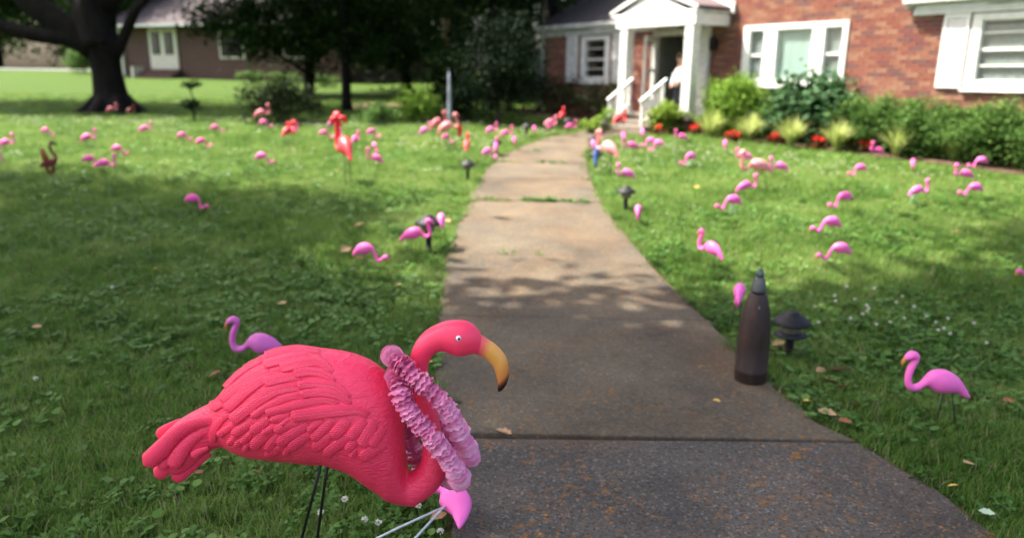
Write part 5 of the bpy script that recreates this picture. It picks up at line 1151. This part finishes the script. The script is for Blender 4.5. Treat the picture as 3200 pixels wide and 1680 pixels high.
# paper garland round its neck: two loops of ruffled discs
def crepe_mat():
    m, nt, p, o = newmat('crepe_paper'); g = N(nt, 'ShaderNodeNewGeometry')
    col = ramp(nt, g.outputs['Random Per Island'], [(0, (0.85, 0.20, 0.42)), (0.5, (0.90, 0.31, 0.54)), (1, (0.93, 0.45, 0.64))])
    nt.links.new(col, p.inputs['Base Color']); p.inputs['Roughness'].default_value = 0.32; p.inputs['Specular IOR Level'].default_value = 0.5
    t = N(nt, 'ShaderNodeBsdfTranslucent'); nt.links.new(col, t.inputs[0]); mx = N(nt, 'ShaderNodeMixShader'); mx.inputs[0].default_value = 0.3
    nt.links.new(p.outputs[0], mx.inputs[1]); nt.links.new(t.outputs[0], mx.inputs[2]); nt.links.new(mx.outputs[0], o.inputs[0]); return m
M['crepe'] = crepe_mat()
lei = empty('paper_garland', (FBX, Y0, FBZ), 0, 'ruffled pink crepe paper garland looped round the neck of the giant flamingo', 'garland')
def strand(pts, rad_px):
    P = []
    for x, y, dy in pts: lx, lz = loc(*z2(x, y), Y0 + dy); P.append((lx, dy, lz))
    P = catmull(P + [P[0]], 24); L = np.r_[0, np.cumsum(np.linalg.norm(np.diff(P, axis=0), axis=1))]
    nd = int(L[-1] / 0.0078); V = []; Fc = []
    tv = np.linspace(0, L[-1], nd, endpoint=False); C = np.stack([np.interp(tv, L, P[:, k]) for k in range(3)], -1)
    T = np.roll(C, -1, 0) - np.roll(C, 1, 0); T /= np.linalg.norm(T, axis=1)[:, None]; R0 = rad_px * .5325 * mm
    for c, t in zip(C, T):
        t = t + rng.normal(0, 0.14, 3); t /= np.linalg.norm(t); a = np.cross(t, (0.2, 1, 0.1)); a /= np.linalg.norm(a); b = np.cross(t, a)
        k = 18; R = R0 * rng.uniform(0.88, 1.08) * (1 + 0.05 * math.sin(len(V) * 0.011)) * (1.12 if rng.uniform() < 0.08 else 1); ph = rng.uniform(0, 6.28); b0 = len(V); ox = rng.uniform(0, 0.10); op = rng.uniform(0, 6.28)
        for j in range(k):
            g = 6.28 * j / k + ph; pleat = (1 if j % 2 else -1) * 0.0023 * rng.uniform(0.3, 1.4); r2 = R * (1 + rng.normal(0, 0.05) + ox * math.sin(g + op))
            for f, zz in ((0.38, -0.004), (0.75, 0.001), (1.0, 0.0065)): V.append(c + (a * math.cos(g) + b * math.sin(g)) * r2 * f + t * (pleat * f * 1.2 + zz))
        Fc += [(b0 + 3 * j + q, b0 + 3 * j + q + 1, b0 + 3 * ((j + 1) % k) + q + 1, b0 + 3 * ((j + 1) % k) + q) for j in range(k) for q in (0, 1)]
    o = link('strand', mesh_np('strand', V, Fc, M['crepe']), lei)
    cd = MB(); cd.tube(P, 0.0075, 8); cd.build('cord', M['crepe'], o)
strand([(250, 300, -0.055), (330, 372, -0.075), (425, 455, -0.085), (520, 550, -0.08), (592, 655, -0.07), (648, 765, -0.05), (690, 850, -0.02), (690, 880, 0.03), (610, 820, 0.08), (480, 640, 0.10), (360, 450, 0.09), (260, 310, 0.055), (225, 280, -0.005)], 58)
strand([(276, 455, -0.085), (300, 555, -0.095), (375, 655, -0.10), (458, 750, -0.105), (540, 850, -0.10), (600, 940, -0.085), (632, 1000, -0.05), (610, 1010, 0.0), (520, 985, 0.05), (400, 930, 0.08), (350, 800, 0.085), (330, 650, 0.08), (300, 520, 0.075), (262, 420, 0.03), (255, 405, -0.04)], 60)

# ------------------------------------------------------------------ dark red metal bird on a stake
g = ground(183, 602); mbx = empty('metal_bird', tuple(g), rad(4), 'dark red metal bird with raised orange wing feathers on a thin stake', 'garden ornament')
kz = (CAMP - g) ; kk = np.linalg.norm((g - CAMP) @ cf) / F if False else float((g - CAMP) @ cf) / F
def mp_(x, y): return ((320 * 0 + .3107 * x) - 183) * kk, (602 - (320 + .3107 * y)) * kk / math.cos(PITCH) * 1.0
def mrow(a, b, w): ax, az = mp_(*a); bx, bz = mp_(*b); return [ax, az, bx, bz, 0.5 * math.hypot(ax - bx, az - bz) * w]
link('body', loft_mesh('body', [mrow((438, 655), (444, 664), .8), mrow((470, 610), (492, 655), .7), mrow((505, 580), (520, 650), .6), mrow((560, 572), (560, 655), .6), mrow((600, 580), (590, 640), .6), mrow((614, 590), (604, 612), .7)], M['rust_red'], 12, 3), mbx)
for x0, x1 in ((490, 478), (520, 508), (505, 492)):
    mb = MB(); P = [mp_(x0 + 20, 600), mp_(x0, 540), mp_(x1, 480)]; mb.tube([(p[0], -0.01, p[1]) for p in P], [0.02, 0.016, 0.004], 6); mb.build('wing_feather', M['rust_orange'], mbx)
mb = MB(); P = [mp_(*p) for p in ((590, 620), (612, 570), (598, 530), (572, 490), (568, 450), (585, 425), (608, 428))]; mb.tube(catmull([(p[0], 0, p[1]) for p in P], 4), np.interp(np.linspace(0, 1, 25), [0, .4, .8, .9, 1], [0.02, 0.014, 0.013, 0.022, 0.016]), 8); mb.build('neck', M['rust_red'], mbx)
mb = MB(); P = [mp_(*p) for p in ((600, 426), (628, 442), (640, 462))]; mb.tube([(p[0], 0, p[1]) for p in P], [0.014, 0.010, 0.002], 8); mb.build('beak', M['black'], mbx)
mb = MB(); P = [mp_(*p) for p in ((515, 640), (510, 680), (540, 715), (568, 690), (572, 640))]; mb.tube(catmull([(p[0], 0, p[1]) for p in P], 4), 0.018, 8); mb.build('leg', M['rust_red'], mbx)
mb = MB(); p = mp_(545, 712); mb.tube([(p[0], 0, p[1]), (0, 0, -0.08)], 0.004, 6); mb.build('stake', M['wire_black'], mbx)

# ------------------------------------------------------------------ path lamps
def lamp(px, py, label, H=0.27, tiers=False):
    g = ground(px, py); r = empty('path_lamp', (g[0], g[1], float(hgt(g[0], g[1]))), rng.uniform(0, 6), label, 'path lamp', 'black lamps along the path'); s = H / 0.27
    mb = MB(); mb.lathe([(0.026, -0.05), (0.026, 0.0), (0.030, 0.004), (0.022, 0.02), (0.021, 0.135), (0.034, 0.148)], 14); mb.build('post', M['black'], r)
    if tiers: mb = MB(); mb.lathe([(0.03, 0.146), (0.088, 0.136), (0.090, 0.142), (0.05, 0.158), (0.046, 0.164)], 20); mb.build('lower_rim', M['black'], r)
    mb = MB(); mb.lathe([(0.040, 0.150), (0.050, 0.158), (0.056, 0.205), (0.054, 0.212)], 18); mb.build('lamp_glass', M['lamp_glass'], r)
    mb = MB(); mb.lathe([(0.05, 0.209), (0.098, 0.203), (0.100, 0.210), (0.086, 0.226), (0.060, 0.248), (0.038, 0.256), (0.034, 0.266), (0.010, 0.272)], 22); mb.build('cap', M['black'], r)
    r.scale = (s, s, s); return r
lamp(1340, 786, 'black lamp with cloudy glass at the left path edge, largest on that side', 0.30)
lamp(1462, 568, 'black lamp left of the path, second from the viewer')
lamp(1551, 490, 'low black lamp left of the path under a pink flamingo')
lamp(1645, 432, 'small black lamp left of the path at the bend')
lamp(1773, 412, 'small black lamp at the far path bend before the azaleas')
lamp(1886, 420, 'small black lamp at the foot of the left handrail')
lamp(1851, 478, 'black lamp under a pink flamingo left of the blue scarf')
lamp(1861, 531, 'black lamp right of the path below the blue scarfed flamingo')
lamp(1954, 664, 'black lamp right of the path beside the flamingo seen from behind')
lamp(2462, 1120, 'two tiered black lamp beside the brown shell', 0.265, True)

# ------------------------------------------------------------------ old artillery shell
g = ground(2342, 1200); sh = empty('artillery_shell', (g[0], g[1], SLOPE * g[1] + 0.02), 0.4, 'tall rusty brown artillery shell standing at the path edge', 'artillery shell')
def rust_mat():
    m, nt, p, o = newmat('rusty_steel'); a = noise(nt, 14, 6, 0.65, stretch=(1, 1, 0.35)); b = noise(nt, 9, 3, 0.6, stretch=(2.2, 2.2, 0.5))
    c = ramp(nt, a, [(0.3, (0.020, 0.013, 0.011)), (0.55, (0.046, 0.025, 0.019)), (0.75, (0.095, 0.042, 0.026))])
    mx = N(nt, 'ShaderNodeMix', data_type='RGBA'); nt.links.new(c, mx.inputs[6]); mx.inputs[7].default_value = (0.5, 0.5, 0.5, 1); nt.links.new(ramp(nt, b, [(0.68, (0, 0, 0)), (0.72, (0.9, 0.9, 0.9))]), mx.inputs[0])
    nt.links.new(mx.outputs[2], p.inputs['Base Color']); p.inputs['Roughness'].default_value = 0.55; p.inputs['Metallic'].default_value = 0.25; bump(nt, p, a, 0.3, 0.004); return m
M['rust'] = rust_mat()
M['fuze'] = pbr('grey_fuze', (0.08, 0.08, 0.075), (0.13, 0.13, 0.12), 30, 0.5, 0.5, metal=0.3); M['fuze_tip'] = pbr('green_grey_fuze_tip', (0.12, 0.17, 0.15), (0.08, 0.11, 0.10), 30, 0.5, metal=0.3)
mb = MB(); mb.lathe([(0.066, 0), (0.074, 0.003), (0.0775, 0.02), (0.0775, 0.05), (0.0785, 0.052), (0.0785, 0.075), (0.0775, 0.077), (0.0775, 0.21), (0.0755, 0.27), (0.070, 0.33), (0.062, 0.385), (0.052, 0.432), (0.041, 0.466), (0.037, 0.472)], 36); mb.build('shell_body', M['rust'], sh)
mb = MB(); mb.lathe([(0.030, 0.465), (0.030, 0.482)], 24); mb.build('fuze_ring', M['black'], sh)
mb = MB(); mb.lathe([(0.036, 0.479), (0.037, 0.49), (0.026, 0.545), (0.021, 0.556)], 24); mb.build('fuze', M['fuze'], sh)
mb = MB(); mb.lathe([(0.020, 0.5555), (0.017, 0.578), (0.012, 0.594), (0.005, 0.600)], 18); mb.build('fuze_tip', M['fuze_tip'], sh); sh.scale = (1, 1, 0.955)

# ------------------------------------------------------------------ fallen leaves
def leaf_mesh(seed, mat):
    r = np.random.default_rng(seed); n = 9; V = []; curl = r.uniform(0.2, 0.6)
    for i in range(n):
        t = i / (n - 1); w = 0.34 * math.sin(math.pi * min(1, t * 0.97 + 0.03)) ** 0.8 * (1 + 0.25 * math.sin(t * 19 + seed)); x = t - 0.5
        for c in (-1, -0.5, 0, 0.5, 1): V.append((x, c * w, curl * (abs(c) ** 1.6) * w * 0.9 + 0.25 * curl * (x * 2) ** 2 * 0.4 + r.normal(0, 0.008)))
    Fc = [(i * 5 + j, i * 5 + j + 1, (i + 1) * 5 + j + 1, (i + 1) * 5 + j) for i in range(n - 1) for j in range(4)]
    b0 = len(V); V += [(0.49, -0.012, 0.03), (0.49, 0.012, 0.03), (0.72, 0.006, 0.08), (0.72, -0.006, 0.08)]; Fc.append((b0, b0 + 1, b0 + 2, b0 + 3))
    return mesh_np('dry_leaf', V, Fc, mat, True)
LM = {(k, s): leaf_mesh(s, M[k]) for k in ('leaf_tan', 'leaf_brown', 'leaf_yellow', 'leaf_pale') for s in range(3)}
Q = 3200 / 2576
LEAVES = [(905, 582, 26, 'tan', 'pale tan leaf on the grass left of the large lamp'), (1125, 570, 20, 'tan', 'tan leaf just right of the large lamp cap'), (980, 549, 18, 'brown', 'dark brown leaf on the grass above the pale tan one'), (870, 646, 30, 'tan', 'tan leaf beside the tail of the mauve head-down flamingo'), (905, 668, 22, 'brown', 'brown leaf under the mauve head-down flamingo'), (710, 785, 28, 'tan', 'pale tan leaf alone in the shade above the mauve flamingo'), (390, 697, 16, 'yellow', 'small yellow leaf in the shaded left lawn'), (96, 846, 24, 'tan', 'tan leaf near the left edge in shade'), (1003, 736, 16, 'tan', 'small tan leaf left of the path in shade'), (1080, 938, 22, 'yellow', 'yellow leaf showing behind the neck of the giant flamingo'), (545, 968, 34, 'brown', 'dark brown leaf behind the wing of the giant flamingo'), (503, 1222, 26, 'brown', 'brown leaf under the tail of the giant flamingo'),
 (1268, 1101, 44, 'tan', 'large curled tan leaf lying on the path by the garland'), (1103, 1336, 44, 'tan', 'tan leaf at the bottom beside the toppled flamingo'), (1735, 774, 24, 'tan', 'tan leaf at the right path edge above the shell'), (1766, 935, 18, 'yellow', 'small yellow leaf on the path left of the shell'), (1801, 1021, 20, 'yellow', 'small yellow leaf on the path below the shell'), (2028, 1037, 26, 'yellow', 'bright yellow leaf at the right path edge'), (1956, 890, 34, 'tan', 'tan leaf at the foot of the two tiered lamp'), (1980, 905, 30, 'brown', 'brown leaf at the foot of the two tiered lamp'), (1938, 908, 28, 'brown', 'brown leaf between shell and two tiered lamp'), (1985, 880, 22, 'tan', 'tan leaf behind the two tiered lamp'), (2112, 958, 62, 'tan', 'largest curled tan leaf on the grass right of the shell'), (2082, 985, 44, 'brown', 'brown leaf left below the largest tan leaf'), (2117, 1000, 34, 'brown', 'upright brown leaf right below the largest tan leaf'), (2060, 958, 30, 'tan', 'tan leaf left of the largest tan leaf'), (2078, 1068, 46, 'tan', 'long pale dry leaf at the right path edge'), (2120, 1090, 34, 'brown', 'rusty leaf at the right path edge by the path joint'), (2150, 1045, 28, 'tan', 'tan leaf in the grass below the brown leaves'), (2430, 1198, 36, 'tan', 'pinkish tan leaf on the grass low on the right'), (2392, 1256, 24, 'yellow', 'yellowish leaf at the lower right path edge'), (2530, 1036, 26, 'brown', 'brown leaf near the right edge behind the bright pink flamingo'), (2476, 1325, 36, 'pale', 'pale green leaf at the lower right corner'), (2405, 600, 26, 'tan', 'tan leaf in the sunlit right lawn'), (1850, 590, 24, 'tan', 'tan leaf beside the flamingo turned away'), (736, 374, 20, 'tan', 'tan leaf in the sunny lawn left of the tall coral flamingo'), (1765, 715, 20, 'tan', 'tan leaf in the grass right of the path'), (645, 1220, 22, 'brown', 'small brown leaf in the grass below the giant flamingo belly'), (1752, 483, 14, 'yellow', 'orange yellow speck of a leaf on the right lawn')]
for k, (x, y, wpx, c, lab) in enumerate(LEAVES):
    g = ground(x * Q, y * Q); onpath = edge_at(PL, g[1]) < g[0] < edge_at(PR, g[1]); up = 0.026 if onpath else 0.058
    o = link('fallen_leaf', LM[('leaf_' + c, k % 3)]); s = 1.0 * wpx * Q * float((g - CAMP) @ cf) / F
    o.location = (g[0], g[1], float(hgt(g[0], g[1])) + up); o.scale = (s, s, s); o.rotation_euler = (rng.normal(0, 0.25), rng.normal(0, 0.2), rng.uniform(-0.5, 0.5) + (math.pi if k % 2 else 0)); tag(o, lab, 'leaf', 'fallen leaves on lawn and path')

# ------------------------------------------------------------------ white clover heads that can be counted
hv = [flower_mesh(46, s) for s in range(3)]
hm = [mesh_np('flower_head', v, np.array(f), M['clover_flower']) for v, f in hv]
def clover(x, y, label, group, h=0.085, s=1.15):
    g = ground(x * Q, y * Q, h); r = empty('clover_flower', (g[0], g[1], float(hgt(g[0], g[1]))), rng.uniform(0, 6), label, 'flower', group)
    o = link('flower_head', hm[rng.integers(3)], r); o.location.z = h; o.scale = (s, s, s)
    mb = MB(); mb.tube([(0.01, 0, -0.01), (0.004, 0, h * .5), (0, 0, h - 0.004)], 0.0011, 5); mb.build('stem', M['stem'], r)
GC = 'white clover flowers near the giant flamingo'
for x, y, lab in [(867, 1255, 'white clover flower just right of the giant flamingo legs, upper one'), (806, 1288, 'white clover flower touching the giant flamingo legs'), (918, 1306, 'white clover flower in front of the thin white leg, larger one'), (952, 1313, 'white clover flower right of the larger one under the thin white leg'), (1053, 1271, 'white clover flower on the white leg of the toppled flamingo'), (1108, 1336, 'white clover flower beside the tan leaf at the bottom'), (90, 952, 'white clover flower alone near the left edge'), (283, 722, 'white clover flower in the shaded left lawn')]: clover(x, y, lab, GC)
for x, y in [(2100, 743), (2102, 757), (2150, 752), (2180, 768), (2182, 782), (2170, 790), (2185, 775), (2140, 800), (2130, 720), (2200, 725), (2255, 760), (2270, 745), (2275, 800), (2330, 795), (2385, 800), (2355, 810), (2360, 830), (2375, 825), (2390, 838), (2450, 812), (2482, 862), (2205, 815), (2240, 810), (2050, 770), (2060, 810), (2300, 770)]:
    clover(x, y, 'white clover flower in the loose cluster right of the brown shell', 'white clover flowers right of the brown shell', 0.075, 0.95)

# ------------------------------------------------------------------ far garden pieces
g = ground(608, 382); bb = empty('sapling', tuple(g), 0, 'dark two tiered sapling standing alone on the far lawn', 'tree')
mb = MB(); mb.tube([(0, 0, -0.05), (0.01, 0, 0.3), (-0.01, 0, 0.6), (0, 0, 0.82)], [0.022, 0.018, 0.014, 0.006], 7); mb.build('trunk', M['bark_dark'], bb)
crown('crown', bb, [(0, 0, 0.78, 0.24, 0.22, 0.05), (-0.06, 0, 0.40, 0.24, 0.2, 0.06), (0.04, 0, 0.3, 0.12, 0.12, 0.08)], 46, 12, 0.045, 0.09, M['maple'])
g = ground(1405, 402); pp = empty('pale_post', tuple(g), 0, 'thin pale blue grey tapered post before the dark shrubs', 'post')
M['pale_grey'] = pbr('pale_grey_metal', (0.36, 0.40, 0.45), (0.28, 0.31, 0.36), 8, 0.5, 0.5)
mb = MB(); mb.lathe([(0.050, -0.1), (0.044, 0.3), (0.032, 0.8), (0.022, 1.12), (0.008, 1.14)], 14); mb.build('shaft', M['pale_grey'], pp)
mb = MB(); mb.lathe([(0.010, 1.13), (0.026, 1.145), (0.028, 1.16), (0.012, 1.18), (0.002, 1.185)], 14); mb.build('finial', M['black'], pp)
wpst = empty('tan_post', (-1.98, 22.5, float(hgt(-1.98, 22.5))), 0, 'tan wooden post with white edge among the trees behind the pale post', 'post')
M['tan_wood'] = pbr('tan_wood', (0.30, 0.21, 0.14), (0.22, 0.15, 0.1), 6, 0.8, stretch=(6, 6, 0.5))
mb = MB(); mb.box(-0.05, 0.11, -0.08, 0.08, -0.3, 2.7); mb.build('shaft', M['tan_wood'], wpst)
mb = MB(); mb.box(-0.13, -0.051, -0.09, 0.06, -0.3, 2.68); mb.build('trim', M['cream'], wpst)

# ------------------------------------------------------------------ person in the doorway
pr = empty('person', (0, 0, 0), 0, 'person in light long sleeved top and dark trousers in the doorway behind the porch post', 'person')
d = ray(2130, 184); nH = np.array([*HN, 0]); q0 = np.array([*(HP + HN * -0.05), 0]); t_ = ((q0 - CAMP) @ nH) / (d @ nH); hp = CAMP + d * t_
pr.location = (hp[0], hp[1], 0.835); pr.rotation_euler.z = rad(205); PS = (hp[2] - 0.835) / 1.30; pr.scale = (PS,) * 3
def skin(name, verts, edges, rads_, mat, parent):
    me = bpy.data.meshes.new(name); me.from_pydata(verts, edges, []); me.materials.append(mat); o = link(name, me, parent)
    sk = o.modifiers.new('skin', 'SKIN'); sk.use_smooth_shade = True
    for v, r in zip(me.skin_vertices[0].data, rads_): v.radius = (r, r)
    me.skin_vertices[0].data[0].use_root = True
    s = o.modifiers.new('sub', 'SUBSURF'); s.levels = 1; s.render_levels = 2; return o
M['skin'] = pbr('skin', (0.46, 0.26, 0.18), rough=0.5, sss=0.2); M['shirt'] = pbr('light_blue_shirt', (0.62, 0.68, 0.74), (0.55, 0.6, 0.68), 10, 0.8); M['trousers'] = pbr('dark_trousers', (0.018, 0.02, 0.03), rough=0.8); M['hair'] = pbr('brown_hair', (0.05, 0.028, 0.018), rough=0.6)
skin('body', [(0, 0, 0.78), (0, 0, 1.02), (0.01, 0, 1.14), (0.02, 0, 1.22), (0.03, 0, 1.30), (0.02, 0, 1.38), (0, 0.14, 1.06), (0.10, 0.20, 0.88), (0.26, 0.18, 0.74), (0.32, 0.18, 0.70), (0, -0.14, 1.06), (0.05, -0.17, 0.86), (0.14, -0.16, 0.68), (0.16, -0.15, 0.62), (0, 0.08, 0.70), (0.01, 0.09, 0.40), (0, 0.09, 0.06), (0.11, 0.09, 0.03), (0, -0.08, 0.70), (0.01, -0.09, 0.40), (0, -0.09, 0.06), (0.11, -0.09, 0.03), (0.37, 0.165, 0.675), (0.37, 0.195, 0.67), (0.345, 0.15, 0.70)],
     [(0, 1), (1, 2), (2, 3), (3, 4), (4, 5), (1, 6), (6, 7), (7, 8), (8, 9), (1, 10), (10, 11), (11, 12), (12, 13), (0, 14), (14, 15), (15, 16), (16, 17), (0, 18), (18, 19), (19, 20), (20, 21), (9, 22), (9, 23), (9, 24)],
     [0.10, 0.11, 0.05, 0.055, 0.085, 0.07, 0.045, 0.035, 0.025, 0.025, 0.045, 0.035, 0.025, 0.025, 0.07, 0.05, 0.035, 0.03, 0.07, 0.05, 0.035, 0.03, 0.009, 0.009, 0.009], M['skin'], pr)
skin('shirt', [(0, 0, 0.76), (0, 0, 0.92), (0, 0, 1.05), (0, 0.13, 1.06), (0.10, 0.20, 0.88), (0.25, 0.18, 0.75), (0, -0.13, 1.06), (0.05, -0.17, 0.86), (0.135, -0.16, 0.69)], [(0, 1), (1, 2), (2, 3), (3, 4), (4, 5), (2, 6), (6, 7), (7, 8)], [0.125, 0.125, 0.115, 0.07, 0.06, 0.045, 0.07, 0.06, 0.045], M['shirt'], pr)
skin('trousers', [(0, 0, 0.78), (0, 0.085, 0.68), (0.01, 0.09, 0.40), (0, 0.09, 0.08), (0, -0.085, 0.68), (0.01, -0.09, 0.40), (0, -0.09, 0.08)], [(0, 1), (1, 2), (2, 3), (0, 4), (4, 5), (5, 6)], [0.125, 0.095, 0.07, 0.055, 0.095, 0.07, 0.055], M['trousers'], pr)
mb = MB(); mb.lathe([(0.095, -0.02), (0.105, 0.03), (0.095, 0.08), (0.06, 0.115), (0.005, 0.125)], 16, c=(0.005, 0, 1.33)); mb.build('hair', M['hair'], pr)
mb = MB(); mb.tube([(0.10, 0, 1.31), (0.13, 0, 1.285)], [0.012, 0.016], 8); mb.build('nose', M['skin'], pr)
